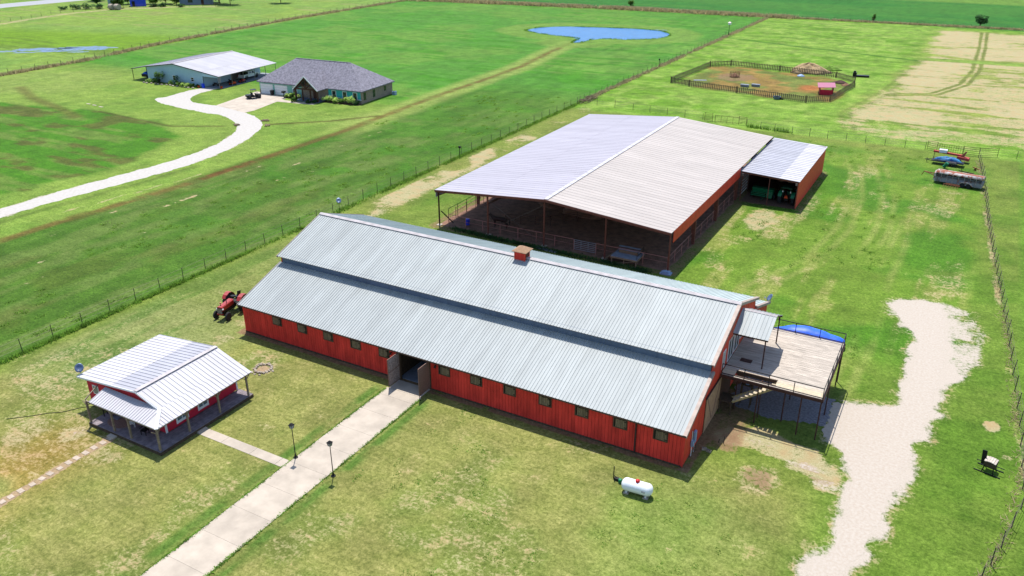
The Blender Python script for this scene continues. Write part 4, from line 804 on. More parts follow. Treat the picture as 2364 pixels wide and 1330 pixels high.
for y,w2,nm in ((-15.2,.5,'window'),(-12.95,.45,'window')):
    f_=MB().box(WX1-ox,WX1+.05-ox,y-w2-.14-oy,y-w2-oy,.55,2.05).box(WX1-ox,WX1+.05-ox,y+w2-oy,y+w2+.14-oy,.55,2.05).box(WX1-ox,WX1+.04-ox,y-w2-oy,y+w2-oy,1.95,2.05).box(WX1-ox,WX1+.04-ox,y-w2-oy,y+w2-oy,.7,.8).box(WX1-ox,WX1+.035-ox,y-.03-oy,y+.03-oy,.8,1.95).build('window','white_paint',cb)
    for q_ in (0,1): bx('pane',f_,WX1+.01-ox,WX1+.02-ox,y-w2+q_*w2+.03-oy,y+q_*w2-.03-oy,.8,1.95,'glass_pale')
    bx('wall_panel_trim',f_,WX1+.0-ox,WX1+.03-ox,y-w2-oy,y+w2-oy,.56,.7,'white_paint')
bx('corner_trim',cb,WX1-.02-ox,WX1+.04-ox,WY0-.04-oy,WY0+.14-oy,.3,2.8,'white_paint'); bx('corner_trim',cb,WX1-.02-ox,WX1+.04-ox,WY1-.14-oy,WY1+.02-oy,.3,2.8,'white_paint')
dr=MB().box(-44.3-ox,-43.3-ox,WY0-.05-oy,WY0-.01-oy,.32,2.3).build('front_door','white_paint',cb); bx('door_pane',dr,-44.1-ox,-43.5-ox,WY0-.06-oy,WY0-.052-oy,1.3,2.1,'glass_dark')
wd=MB().box(-42.5-ox,-41.0-ox,WY0-.04-oy,WY0-.005-oy,.9,2.2).build('front_window','white_paint',cb); bx('pane',wd,-42.4-ox,-41.1-ox,WY0-.05-oy,WY0-.042-oy,1.0,2.1,'glass_dark')
sw_=MB().box(-48.2-ox,-47.4-ox,WY0-.04-oy,WY0-.005-oy,1.5,2.4).build('side_window','white_paint',cb); bx('pane',sw_,-48.1-ox,-47.5-ox,WY0-.05-oy,WY0-.042-oy,1.6,2.3,'glass_pale')
bx('porch_step',cb,-38.9-ox+1.05,-37.2-ox,-15.4-oy,-14.5-oy,.03,.12,'concrete'); bx('porch_step',cb,-43.6-ox,-42.8-ox,-19.5-oy,-19.1-oy,.0,.12,'concrete')
dish((-49.6,-16.9,3.0),R(50),R(40),'round satellite dish at the left eave corner of the small crimson cabin',r=.42,pole=.5)
# things on the porch
def chair(loc,rz,label,m):
    t_=thing('porch_chair',label,'chair',loc,rz)
    bx('seat',t_,-.26,.26,-.25,.25,.4,.45,m); MB().bar((0,.25,.45),(0,.42,1.0),.5,.05,up=(1,0,0)).build('backrest',m,t_)
    for x in (-.22,.22):
        for y in (-.2,.2): MB().bar((x,y,0),(x,y,.42),.05).build('leg',m,t_)
        MB().bar((x*1.15,-.25,.65),(x*1.15,.3,.65),.06,.04).build('armrest',m,t_)
chair((-40.7,-17.9,.3),R(15),'black metal chair on the cabin porch near the corner post','black_metal')
chair((-42.6,-17.75,.3),R(-20),'white chair beside the brown rug on the cabin porch','white_paint')
rug=tag(MB().lathe([(.02,0),(.95,0),(.95,.012),(.02,.014)],n=20).build('rug','door_brown'),'brown oval rug on the shaded cabin porch boards','rug'); rug.location=(-44.1,-17.9,.302); rug.scale=(1.25,.7,1)
gr=thing('barbecue_grill','dark covered barbecue grill at the left end of the cabin porch','grill',(-45.7,-17.5,.3),R(20))
MB().box(-.45,.45,-.28,.28,.65,.85).build('firebox','black_metal',gr); MB().lathe([(.02,-.44),(.27,-.44),(.3,0),(.27,.44),(.02,.44)],c=(0,0,.86),n=12,axis='x').build('lid','blue_tarp',gr)
for x in (-.4,.4):
    for y in (-.22,.22): bx('leg',gr,x-.03,x+.03,y-.03,y+.03,0,.65,'black_metal')
bx('side_shelf',gr,-.8,-.45,-.22,.22,.78,.82,'rim_red')
tl=tag(MB().box(-.4,.4,-.5,.5,0,.04).box(-.36,-.3,-.46,.46,.04,.1).box(.3,.36,-.46,.46,.04,.1).build('pallet','concrete_dark'),'grey low pallet on the cabin porch beside the grill','pallet'); tl.location=(-44.9,-17.2,.302)
# ------------------------------------------------------------ yard things
for i,(x,y,lab) in enumerate(((-27.75,-13.95,'black lamp post at the corner where the narrow walk meets the wide walkway'),(-23.55,-14.3,'black lamp post on the lawn right of the wide concrete walkway'))):
    t_=thing('lamp_post',lab,'lamp post',(x,y,0),group='lamp posts by the walkway')
    MB().lathe([(.2,0),(.2,.05),(.1,.1),(.06,.35),(.04,.4)],n=10).build('base','black_metal',t_); MB().cyl((0,0,.3),(0,0,2.85),.038,.03,8).build('pole','black_metal',t_)
    ln=MB().loft([[(s*.09,q*.09,2.85) for s,q in ((-1,-1),(1,-1),(1,1),(-1,1))],[(s*.15,q*.15,3.18) for s,q in ((-1,-1),(1,-1),(1,1),(-1,1))]]).build('lantern','glass_pale',t_)
    MB().loft([[(s*.2,q*.2,3.18) for s,q in ((-1,-1),(1,-1),(1,1),(-1,1))],[(s*.04,q*.04,3.34) for s,q in ((-1,-1),(1,-1),(1,1),(-1,1))]]).build('lantern_roof','dark_steel',t_)
    for s,q in ((-1,-1),(1,-1),(1,1),(-1,1)): MB().bar((s*.1,q*.1,2.85),(s*.16,q*.16,3.2),.025).build('lantern_bar','black_metal',t_)
pt=thing('propane_tank','white horizontal propane tank with red dome cap on the lawn','tank',(-2.05,-4.75,-.14),R(4))
prof=[(.02,-1.22)]+[(.5*math.sin(a),-.82-.4*math.cos(a)) for a in [R(15+15*k) for k in range(6)]]+[(.5*math.sin(a),.82-.4*math.cos(a)) for a in [R(90+15*k) for k in range(6)]]+[(.02,1.22)]
MB().lathe(prof,c=(0,0,.78),n=24,axis='x').build('vessel','tank_white',pt,True)
MB().lathe([(.17,1.22),(.18,1.3),(.17,1.38),(.11,1.44),(.02,1.46)],n=14).build('dome_cap','bright_red',pt,True)
for x in (-.75,.75):
    l_=MB().box(x-.06,x+.06,-.3,.3,.08,.36).build('leg','white_paint',pt); bx('foot_block',l_,x-.2,x+.2,-.42,.42,.06,.19,'concrete')
for x in (-.65,.65): MB().cyl((x,0,1.27),(x,0,1.33),.03,n=6).build('lifting_lug','dark_steel',pt)
for k in range(2): bx('label_plate',pt,.45,.75,-.508,-.498,.86-k*.1,.9-k*.1,'rim_grey')
rg=thing('gas_regulator','black standpipe with small teal regulator box left of the propane tank','regulator',(-3.95,-3.9,0))
MB().cyl((-.35,0,0),(-.35,0,1.15),.04,n=8).build('pipe','black_metal',rg); MB().lathe([(.02,0),(.16,.02),(.16,.3),(.1,.36),(.02,.37)],c=(.3,-.25,0),n=12).build('regulator_cap','green_paint',rg); bx('valve',rg,-.25,.1,-.2,.05,0,.22,'dark_steel')
MB().tube([(-.35,0,.3),(0,-.1,.2),(.3,-.25,.15)],.03).build('hose','black_metal',rg)
# roping dummy
rd=thing('roping_dummy','roping dummy sled with plank body and black rails on the right lawn','roping dummy',(21.2,11.4,0),R(-14))
for y,zz in ((-.55,.04),(.45,.04)): MB().bar((-.95,y,zz),(.95,y,zz),.07,.07).build('skid','black_metal',rd)
for i in range(5): MB().bar((-.35+i*.17,-.42,.98+.05*math.sin(i*.8)),(-.35+i*.17,.42,.98+.05*math.sin(i*.8)),.155,.05).build('plank','deck_wood',rd)
MB().box(-.42,.42,-.4,.4,.55,.94).build('body_box','dark_wood',rd)
for x in (-.4,.4):
    for y in (-.5,.42): MB().bar((x,y,.04),(x*.8,y*.8,.6),.06).build('leg','black_metal',rd)
MB().bar((-.5,-.0,.4),(-.62,.1,1.6),.34,.06,up=(0,1,0)).build('head_board','black_metal',rd); MB().bar((-1.0,.0,.62),(1.0,0,.62),.05).build('handle_bar','black_metal',rd)
# fire pit
fp=thing('fire_pit','ring of rough stones on bare ground left of the barn doors','fire pit',(-40.2,-4.9,0))
for k in range(17):
    a=2*math.pi*k/17; rr=.78+random.uniform(-.06,.1); s_=MB(); s_.ell((rr*math.cos(a),rr*math.sin(a),.07),(.19,.14,.11),7,4,jit=.2); s_.build('stone','stone',fp)
for k in range(8):
    a=random.uniform(0,6.28); s_=MB(); s_.ell((1.1*math.cos(a),1.1*math.sin(a),.04),(.15,.13,.07),6,4,jit=.2); s_.build('stone','stone',fp)
o=mound('ash_bed',.62,.62,.06,'path_dirt',3); o.parent=fp
hz=tag(MB().tube([(-53.5,-22,.02),(-52,-20.6,.02),(-51.2,-19.7,.02),(-50.2,-18.9,.02),(-49.4,-17.6,.02),(-48.6,-17.0,.02)],.03).build('garden_hose','black_metal'),'dark hose lying across the dry lawn left of the cabin','hose')
for i,(x,y,h) in enumerate(((1.9,4.75,.75),(1.5,4.7,.35))): o=tag(MB().cyl((x,y,0),(x+.02,y+.03,h),.03,n=6).build('stake','dark_steel'),('taller dark stake in the bare ground by the barn gable','short stake just left of the taller stake by the gable')[i],'stake')
pc=tag(MB().box(-.5,.5,-.35,.35,0,2.0).prism([(-.42,2.0),(.42,2.0),(0,2.22)],lambda p,t:(t,p[0],p[1]),-.56,.56).build('feed_bin','dark_rust'),'brown bin standing behind the left end of the red barn','bin'); pc.location=(-49.5,7.6,0)

# ------------------------------------------------------------ wheels and farm machines
def wheel(parent,x,y,r,wd,rim='rim_grey',ax='x',lug=False,nm='wheel'):
    p_=[(r*.55,-wd*.5),(r*.9,-wd*.5),(r,-wd*.3),(r,wd*.3),(r*.9,wd*.5),(r*.55,wd*.5)]
    t_=MB().lathe(p_,c=(x,y,r),n=18,axis=ax).build(nm,'tyre',parent,False)
    MB().lathe([(.02,-wd*.32),(r*.2,-wd*.36),(r*.56,-wd*.3),(r*.56,wd*.3),(r*.2,wd*.36),(.02,wd*.32)],c=(x,y,r),n=14,axis=ax).build('rim',rim,t_)
    if lug:
        b=MB()
        for k in range(16):
            a=2*math.pi*k/16; c_,s_=math.cos(a),math.sin(a)
            b.bar((x-wd*.5,y+r*1.0*c_,r+r*1.0*s_),(x+wd*.5,y+r*1.02*math.cos(a+.2),r+r*1.02*math.sin(a+.2)),.05,.07,up=(0,c_,s_))
        b.build('tread_lugs','tyre',t_)
    return t_
def tractor(loc,rz,label,body,rimm,canopy=False,detail=True):
    t_=thing('tractor',label,'tractor',loc,rz)          # nose towards -y
    wheel(t_,-.85,.0,.78,.4,rimm,lug=True); wheel(t_,.85,.0,.78,.4,rimm,lug=True); wheel(t_,-.68,-2.35,.42,.2,rimm,nm='front_wheel'); wheel(t_,.68,-2.35,.42,.2,rimm,nm='front_wheel')
    MB().cyl((-.8,0,.78),(.8,0,.78),.13,n=8).cyl((-.66,-2.35,.45),(.66,-2.35,.45),.06,n=6).box(-.2,.2,-2.3,-1.9,.42,.7).build('axle','dark_steel',t_)
    MB().loft([[(-.24,.5,.55),(.24,.5,.55),(.24,.5,1.1),(-.24,.5,1.1)],[(-.2,-1.0,.55),(.2,-1.0,.55),(.2,-1.0,1.0),(-.2,-1.0,1.0)],[(-.2,-2.3,.6),(.2,-2.3,.6),(.2,-2.3,1.0),(-.2,-2.3,1.0)]]).build('chassis','dark_steel',t_)
    hd=MB().loft([[(-.3,-.75,1.0),(.3,-.75,1.0),(.31,-.75,1.42),(.2,-.75,1.5),(-.2,-.75,1.5),(-.31,-.75,1.42)],[(-.28,-2.6,.98),(.28,-2.6,.98),(.29,-2.6,1.34),(.2,-2.6,1.42),(-.2,-2.6,1.42),(-.29,-2.6,1.34)]]).build('hood',body,t_)
    bx('grille',hd,-.25,.25,-2.64,-2.603,.72,1.28,'rim_grey'); bx('nose_frame',hd,-.3,.3,-2.68,-2.5,.6,.74,body)
    for s in (-1,1): MB().cyl((s*.34,-2.62,1.2),(s*.34,-2.5,1.2),.07,n=8).build('headlight','white_paint',hd)
    MB().cyl((.12,-1.6,1.4),(.12,-1.6,1.95),.035,n=6).cyl((.12,-1.6,1.95),(.14,-1.5,2.15),.03,n=6).build('exhaust','black_metal',t_); MB().cyl((-.12,-2.2,1.4),(-.12,-2.2,1.62),.03,n=6).lathe([(.02,1.6),(.09,1.62),(.09,1.7),(.02,1.72)],c=(-.12,-2.2,0),n=8).build('air_cleaner',body,t_)
    for s in (-1,1):
        P=[(s*(.62),.95*math.cos(a)*.92,.78+.95*math.sin(a)) for a in [R(20+25*k) for k in range(6)]]; b=MB()
        for a,c_ in zip(P[:-1],P[1:]): b.bar((a[0]+s*.2,a[1],a[2]),(c_[0]+s*.2,c_[1],c_[2]),.45,.04,up=(0,a[1],a[2]-.78))
        b.build('fender',body,t_)
    bx('platform',t_,-.5,.5,-.5,.3,.92,.98,'dark_steel'); st_=MB().box(-.25,.25,.15,.6,1.2,1.3).bar((0,.58,1.28),(0,.68,1.7),.5,.08,up=(1,0,0)).build('seat','black_metal',t_); MB().cyl((0,-.7,1.4),(0,-.38,1.62),.025,n=6).lathe([(.2,-.02),(.23,0),(.2,.02),(.18,0)],c=(0,-.36,1.64),n=12).build('steering_wheel','black_metal',t_)
    if canopy:
        for s in (-1,1): MB().bar((s*.45,.6,1.0),(s*.45,.6,2.3),.08).build('roll_bar','dark_steel',t_)
        bx('canopy_roof',t_,-.7,.7,-.5,.95,2.3,2.38,'green_dark'); MB().add([(-.24,.72,.95),(.24,.72,.95),(.1,.72,1.35),(-.1,.72,1.35),(-.24,.75,.95),(.24,.75,.95),(.1,.75,1.35),(-.1,.75,1.35)],[(0,1,2,3),(7,6,5,4),(0,4,5,1),(1,5,6,2),(2,6,7,3),(3,7,4,0)]).build('slow_vehicle_sign','orange',t_)
        for s in (-1,1): bx('tail_lamp',t_,s*.5-.06,s*.5+.06,.66,.7,1.7,1.9,'white_paint'); MB().bar((s*.25,.5,.5),(s*.3,1.2,.45),.06).build('lift_arm','dark_steel',t_)
    return t_
tr_=tractor((-52.15,3.35,0),R(12),'old red tractor parked at the left end of the long barn','tractor_red','rim_red'); tr_.scale=(1.12,1.12,1.12)
tr_=tractor((-7.1,68.6,0),R(180+8) if False else R(0),'green tractor with canopy backed into the equipment shed','green_paint','rim_grey',True); tr_.location=(-7.0,68.9,0); tr_.rotation_euler.z=R(176)
tr_.scale=(1.15,1.15,1.15)
gd=thing('seed_drill','long green seed drill parked in the equipment shed','farm implement',(-10.8,69.9,0),R(-4))
MB().loft([[(-1.5,-.35,1.0),(1.5,-.35,1.0),(1.5,.35,1.0),(-1.5,.35,1.0)],[(-1.55,-.5,1.55),(1.55,-.5,1.55),(1.55,.5,1.55),(-1.55,.5,1.55)]]).build('hopper','green_paint',gd); bx('hopper_lid',gd,-1.57,1.57,-.55,.5,1.56,1.62,'green_paint')
for k in range(3): bx('panel_rail',gd,-1.6,.6,-.72-.1*k,-.66-.1*k,.95-.22*k,1.08-.22*k,'green_paint')
MB().loft([[(.7,-.75,.35),(1.55,-.75,.35),(1.55,.4,.35),(.7,.4,.35)],[(.7,-.6,1.3),(1.6,-.6,1.3),(1.6,.4,1.3),(.7,.4,1.3)]]).build('side_housing','green_paint',gd)
wheel(gd,-1.75,0,.45,.22,'rim_grey'); wheel(gd,1.8,0,.45,.22,'rim_grey'); MB().bar((0,-.5,.5),(.3,-2.0,.35),.08).bar((.6,-.5,.5),(.3,-2.0,.35),.08).bar((-1.4,-.3,.55),(1.4,-.3,.55),.12).build('drawbar','green_dark',gd)
# horse in the arena
def skin_animal(name,verts,edges,rad,m,root,parent=None,sub=2):
    me_=bpy.data.meshes.new(name); me_.from_pydata(verts,edges,[]); o=bpy.data.objects.new(name,me_); COL.objects.link(o);
    md=o.modifiers.new('skin','SKIN'); md.use_smooth_shade=True
    for i,r_ in enumerate(rad): me_.skin_vertices[0].data[i].radius=r_ if isinstance(r_,tuple) else (r_,r_)
    me_.skin_vertices[0].data[root].use_root=True; s_=o.modifiers.new('sub','SUBSURF'); s_.levels=sub; s_.render_levels=sub; me_.materials.append(MATS[m]); o.parent=parent; return o
hr=thing('horse','dark bay horse standing behind the front fence of the arena','horse',(-39.2,39.3,0),R(196)); hr.scale=(1.2,1.25,1.1)
V=[(.75,0,1.25),(.35,0,1.2),(-.15,0,1.18),(-.6,0,1.25),(-.8,0,1.22),(1.0,0,1.5),(1.2,0,1.75),(1.42,0,1.72),(1.66,0,1.5)]
Rd=[(.25,.3),(.27,.33),(.28,.34),(.25,.3),(.16,.2),(.13,.22),(.1,.15),(.1,.13),(.065,.07)]
E_=[(0,1),(1,2),(2,3),(3,4),(0,5),(5,6),(6,7),(7,8)]
for s in (-1,1):
    b0=len(V); V+=[(.68,.14*s,.95),(.7,.15*s,.55),(.66,.15*s,.28),(.7,.15*s,.06)]; Rd+=[.11,.065,.05,.06]; E_+=[(0,b0),(b0,b0+1),(b0+1,b0+2),(b0+2,b0+3)]
    b0=len(V); V+=[(-.62,.15*s,.95),(-.52,.16*s,.78),(-.78,.16*s,.5),(-.72,.16*s,.2),(-.68,.16*s,.06)]; Rd+=[.15,.1,.06,.05,.06]; E_+=[(3,b0),(b0,b0+1),(b0+1,b0+2),(b0+2,b0+3),(b0+3,b0+4)]
skin_animal('body',V,E_,Rd,'horse_coat',1,hr)
MB().loft([[(1.22,-.02,1.9),(1.22,.02,1.9),(.75,.02,1.52),(.75,-.02,1.52)],[(1.05,-.06,1.72),(1.05,.06,1.72),(.66,.06,1.36),(.66,-.06,1.36)]]).build('mane','horse_mane',hr)
MB().loft([[(-.9,-.04,1.3),(-.9,.04,1.3),(-.98,.04,1.28),(-.98,-.04,1.28)],[(-1.0,-.07,.95),(-1.0,.07,.95),(-1.12,.07,.95),(-1.12,-.07,.95)],[(-.98,-.03,.5),(-.98,.03,.5),(-1.06,.03,.5),(-1.06,-.03,.5)]]).build('tail','horse_mane',hr)
for s in (-1,1): MB().cyl((1.24,.06*s,1.84),(1.25,.08*s,2.0),.035,.008,6).build('ear','horse_coat',hr)

# ------------------------------------------------------------ trailers and clutter by the north-east gate
tl=thing('stock_trailer','rusty white livestock trailer with curved roof by the right fence','trailer',(14.9,91.4,0),R(-9))
L2,Wd=3.4,.95; arc=[(-Wd,.0),(-Wd,.95),(-Wd*.92,1.12),(-Wd*.6,1.3),(0,1.36),(Wd*.6,1.3),(Wd*.92,1.12),(Wd,.95),(Wd,0)]
MB().prism([(-Wd,.35),(Wd,.35),(Wd,1.1),(-Wd,1.1)],lambda p,t:(t,p[0],p[1]),-L2,L2).build('lower_body','trailer_side',tl)
MB().prism([(-Wd-.02,1.62),(-Wd*.9,1.84),(-Wd*.55,1.98),(0,2.04),(Wd*.55,1.98),(Wd*.9,1.84),(Wd+.02,1.62)],lambda p,t:(t,p[0],p[1]),-L2,L2).build('roof','trailer_white',tl,True)
MB().prism([(-Wd*.5,1.985),(0,2.05),(Wd*.8,1.93),(Wd*.8,1.9),(0,2.02),(-Wd*.5,1.96)],lambda p,t:(t,p[0],p[1]),-L2+.3,L2-.02).build('roof_rust','rust_orange',tl)
MB().prism([(-Wd*.9,1.12),(Wd*.9,1.12),(Wd*.9,1.6),(-Wd*.9,1.6)],lambda p,t:(t,p[0],p[1]),-L2+.15,L2-.15).build('interior_shade','black_metal',tl)  # black block stands in for the shade seen between the slats
for k in range(9): x=-L2+.05+k*(2*L2-.1)/8; MB().bar((x,-Wd-.03,.35),(x,-Wd-.03,1.75),.08,.05).bar((x,Wd+.03,.35),(x,Wd+.03,1.75),.08,.05).build('rib','trailer_white',tl)
for z in (1.2,1.38): MB().box(-L2,L2,-Wd-.01,-Wd+.03,z,z+.06).box(-L2,L2,Wd-.03,Wd+.01,z,z+.06).build('side_slat','trailer_side',tl)
MB().loft([[(-L2,y*1.0,z) for y,z in ((-Wd,.4),(Wd,.4),(Wd,1.62),(0,2.0),(-Wd,1.62))],[(-L2-.28,y*.75,z*.95) for y,z in ((-Wd,.5),(Wd,.5),(Wd,1.6),(0,1.9),(-Wd,1.6))]]).build('nose','trailer_white',tl)
for x in (.7,1.6):
    for s in (-1,1): wheel(tl,x,s*(Wd+.05),.36,.22,'rim_grey','y')
MB().prism([(.1,.42),(.35,.82),(1.0,.95),(1.4,.95),(1.95,.82),(2.2,.42),(2.05,.42),(1.8,.75),(1.3,.86),(1.0,.86),(.5,.75),(.25,.42)],lambda p,t:(p[0],t,p[1]),-Wd-.26,-Wd-.02).build('wheel_arch','trailer_white',tl)
MB().bar((-L2-.1,-.6,1.1),(-L2-1.9,0,1.35),.1).bar((-L2-.1,.6,1.1),(-L2-1.9,0,1.35),.1).bar((-L2-1.9,0,1.4),(-L2-2.2,0,.7),.1).build('gooseneck','rust_orange',tl)
ft_=thing('flatbed_trailer','black flatbed trailer loaded with a blue and teal tarp','trailer',(12.6,103.1,0),R(-4))
MB().box(-2.5,2.5,-.9,.9,.55,.68).build('bed','black_metal',ft_)
for s in (-1,1):
    MB().bar((-2.5,s*.92,.9),(2.5,s*.92,.9),.05).build('side_rail','rim_grey',ft_)
    for x in (.2,1.05): wheel(ft_,x,s*.98,.34,.2,'rim_grey','y')
    MB().prism([(-.3,.5),(-.1,.78),(1.35,.78),(1.55,.5)],lambda p,t:(p[0],t,p[1]),s*.98-.12,s*.98+.12).build('fender','rim_grey',ft_)
for k in range(6):
    for s in (-1,1): MB().bar((-2.45+k*.98,s*.92,.6),(-2.45+k*.98,s*.92,.92),.04).build('stake','black_metal',ft_)
MB().bar((-2.5,-.6,.55),(-3.6,0,.5),.09).bar((-2.5,.6,.55),(-3.6,0,.5),.09).cyl((-3.3,0,.1),(-3.3,0,.8),.05,n=6).build('tongue','black_metal',ft_)
tpm=tag(mound('tarp','',0,0,'teal_tarp',1) if False else mound('tarp',2.2,.8,.65,'teal_tarp',12,n_=30,q=8,amp=.18,p=3.5),'crumpled blue and teal tarp on the flatbed trailer','tarp'); tpm.location=(12.6,103.1,.68); tpm.rotation_euler.z=R(-4)
au=thing('grain_auger','faded red machine with long boom standing behind the flatbed trailer','farm implement',(13.0,106.0,0),R(-6))
MB().bar((-3.0,0,1.35),(1.6,.1,1.15),.5,.3).build('boom','faded_red',au); MB().loft([[(.8,-.7,.6),(2.8,-.7,.5),(2.8,.7,.5),(.8,.7,.6)],[(.9,-.6,1.1),(2.7,-.6,.9),(2.7,.6,.9),(.9,.6,1.1)]]).build('body','faded_red',au)
MB().loft([[(1.3,-.3,1.0),(1.9,-.3,1.0),(1.9,.3,1.0),(1.3,.3,1.0)],[(2.0,-.1,2.0),(2.2,-.1,2.0),(2.2,.1,2.0),(2.0,.1,2.0)]]).build('chute','rust_orange',au); wheel(au,1.2,-.8,.4,.2,'rim_grey','y'); wheel(au,1.2,.8,.4,.2,'rim_grey','y'); MB().bar((-2.8,0,0),(-2.8,0,1.3),.08).build('jack_leg','dark_steel',au)
bxw=tag(MB().box(-.6,.6,-.35,.35,0,.45).box(-.63,.63,-.38,.38,.45,.52).build('feed_box','white_paint'),'white box on the red machine near the north gate panels','box'); bxw.location=(11.5,106.1,1.3)
gb=tag(MB().lathe([(.28,0),(.3,.04),(.28,.45),(.3,.5),(.28,.9),(.02,.92)],n=14).build('barrel','green_paint'),'green drum tilted between the two trailers','barrel'); gb.location=(12.2,100.6,.2); gb.rotation_euler=(R(8),R(28),0)
for i,(a,b) in enumerate((((13.3,98.6),(15.8,97.6)),((13.6,97.6),(15.3,96.8)))): o=tag(MB().bar((a[0],a[1],.18),(b[0],b[1],.18),.2,.2).build('timber_post','post_wood'),('timber post lying between the trailers, the farther one','timber post lying between the trailers, the nearer one')[i],'timber')
sc_=thing('scrap_bar','dark steel drawbar lying right of the timber posts','scrap',(15.6,98.8,0),R(-18)); MB().bar((-1.1,0,.3),(1.3,0,.25),.14).build('beam','dark_rust',sc_); MB().bar((-.6,0,.3),(-.8,.0,.8),.08).bar((.2,0,.3),(.2,.4,.1),.08).build('shank','dark_rust',sc_)
pw=thing('plough','small orange-red plough on the grass beside the trailers','plough',(17.0,101.6,0),R(-30)); MB().bar((-.6,0,.5),(.6,0,.3),.12).build('beam','rust_orange',pw); MB().loft([[(-.3,-.05,.0),(.1,-.05,0),(.1,.05,0),(-.3,.05,0)],[(-.1,-.25,.5),(.1,-.1,.5),(.1,.0,.5),(-.1,-.15,.5)]]).build('mouldboard','rust_orange',pw)
cu_=thing('cultivator','orange-red spring cultivator half hidden beside the stock trailer','cultivator',(14.2,89.3,0),R(-12))
MB().bar((-1.4,0,.45),(1.0,0,.45),.08).bar((-1.2,.5,.45),(.8,.5,.45),.08).build('toolbar','rust_orange',cu_)
for k in range(7): MB().bar((-1.3+k*.35,.0,.45),(-1.4+k*.35,-.3,.05),.05).build('tine','rust_orange',cu_)
# ------------------------------------------------------------ fences
POSTM={}
def fence(name,label,pts,step,h,m='post_steel',r=.045,wires=(.3,.6,.95),jit=.04,wm='wire',thick=None):
    t_=thing(name,label,'fence',(*pts[0],0)); off=Vector((*pts[0],0)); tops=[]
    key=(m,h,r)
    if key not in POSTM: POSTM[key]=MB().cyl((0,0,0),(0,0,h),r,r*.85,6).mesh('fence_post_'+m,m)
    acc=0
    for a,b in zip(pts[:-1],pts[1:]):
        a=Vector((*a,0)); b=Vector((*b,0)); L=(b-a).length; n_=max(1,round(L/step))
        for k in range(n_+(1 if b==Vector((*pts[-1],0)) else 0)):
            q_=a+(b-a)*k/n_; o=inst('post',POSTM[key],t_,Matrix.LocRotScale(q_-off,None,Vector((1,1,1+random.uniform(-.08,.08))))); o.rotation_euler=(random.uniform(-jit,jit),random.uniform(-jit,jit),0)
            tops.append(q_-off)
    for w_ in wires:
        b=MB()
        for p0,p1 in zip(tops[:-1],tops[1:]): b.cyl(p0+Vector((0,0,h*w_)),p1+Vector((0,0,h*w_)),thick or .012,n=3,cap=False)
        b.build('wire',wm,t_)
    return t_
fence('wire_fence','long wire fence running behind the cabin and barn to the pond field corner',[(-63.9,-34),(-63.6,26),(-63.3,116),(-63.3,295)],3.4,1.5)
fence('wire_fence','wire fence on brown posts crossing behind the pale blue workshop',[(-207.5,60),(-208.7,74.7),(-209.8,98),(-216,125),(-220,156),(-224,200),(-226,277)],4.2,1.6,r=.07)
fence('wire_fence','field boundary fence far behind the pond',[(-226,278.5),(-175.4,286.1),(-122,292),(-63.3,295.3)],7,1.5)
fence('wire_fence','far wire fence along the pasture in front of the dark green crop',[(-62.4,295.6),(-27,297.5),(2.4,299.6),(60,303)],6,1.4)
fence('wire_fence','wire fence on steel posts along the right edge beside the gravel road',[(17.1,110.4),(18.5,92.9),(19.5,73.3),(20.3,62.9),(21.8,43.8),(22.4,35.2),(23.3,19.5),(23.5,10)],2.9,1.6)
fence('wire_fence','short wire fence at the bottom right corner of the picture',[(23.4,7.4),(22.2,2.1),(20.4,-4.5)],2.4,1.5)
fence('wire_fence','wire fence behind the arena and equipment shed',[(-63.2,117),(-50,116),(-34,114.6)],4,1.5)
fence('wire_fence','wire fence from the pipe panels to the north-east gate',[(-24.6,113.6),(-18.6,111.6),(-8.6,111.2),(8.4,111.6)],3.3,1.5)
fence('wire_fence','pasture fence running off right beyond the north-east gate',[(20,112.6),(23,113.2),(60,118)],3.2,1.5)
fence('wire_fence','fence in front of the distant farmstead at top left',[(-309,126),(-312.6,136),(-321.7,167),(-317.4,187.3),(-303,203),(-284,215)],5,1.4,r=.06)
def gate_panel(name,label,a,b,h=1.4,n_bar=5,verts=2,m='dark_rust',cat='gate'):
    t_=thing(name,label,cat,(*a,0)); d=Vector((b[0]-a[0],b[1]-a[1],0))
    for k in range(n_bar): z=h*(.15+.85*k/(n_bar-1)); MB().cyl((0,0,z),d+Vector((0,0,z)),.03,n=5).build('bar',m,t_)
    for k in range(verts+1): q_=d*k/verts; MB().cyl(q_,q_+Vector((0,0,h*(1.08 if k in (0,verts) else 1))),.04 if k in (0,verts) else .025,n=6).build('upright',m,t_)
gate_panel('livestock_panel','narrow ladder-like pipe panel behind the arena roof',(-33.5,114.2),(-31.9,114.3),1.6,6,1)
gate_panel('livestock_panel','rust pipe rail section behind the arena, left of the small gate',(-31.2,113.8),(-26.4,114.2),1.4,2,4)
gate_panel('pipe_gate','small brown pipe gate behind the arena roof corner',(-26.4,114.2),(-24.8,113.9),1.6,6,1)
gate_panel('livestock_panel','leftmost short bar panel behind the trailers',(8.7,112.1),(10.3,111.7),1.6,5,1)
gate_panel('livestock_panel','panel of many thin uprights behind the trailers',(10.3,111.7),(14.5,111.4),1.4,4,11)
gate_panel('pipe_gate','five-bar gate right of the trailers',(14.6,111.4),(17.1,111.4),1.5,5,1)
gate_panel('pipe_gate','rightmost five-bar gate swung open at the north-east corner',(17.1,111.4),(20.0,112.6),1.5,5,1)
gate_panel('pipe_gate','tiny far gate in the pasture fence before the dark crop',(-12,298.3),(-7,298.7),1.3,3,2)
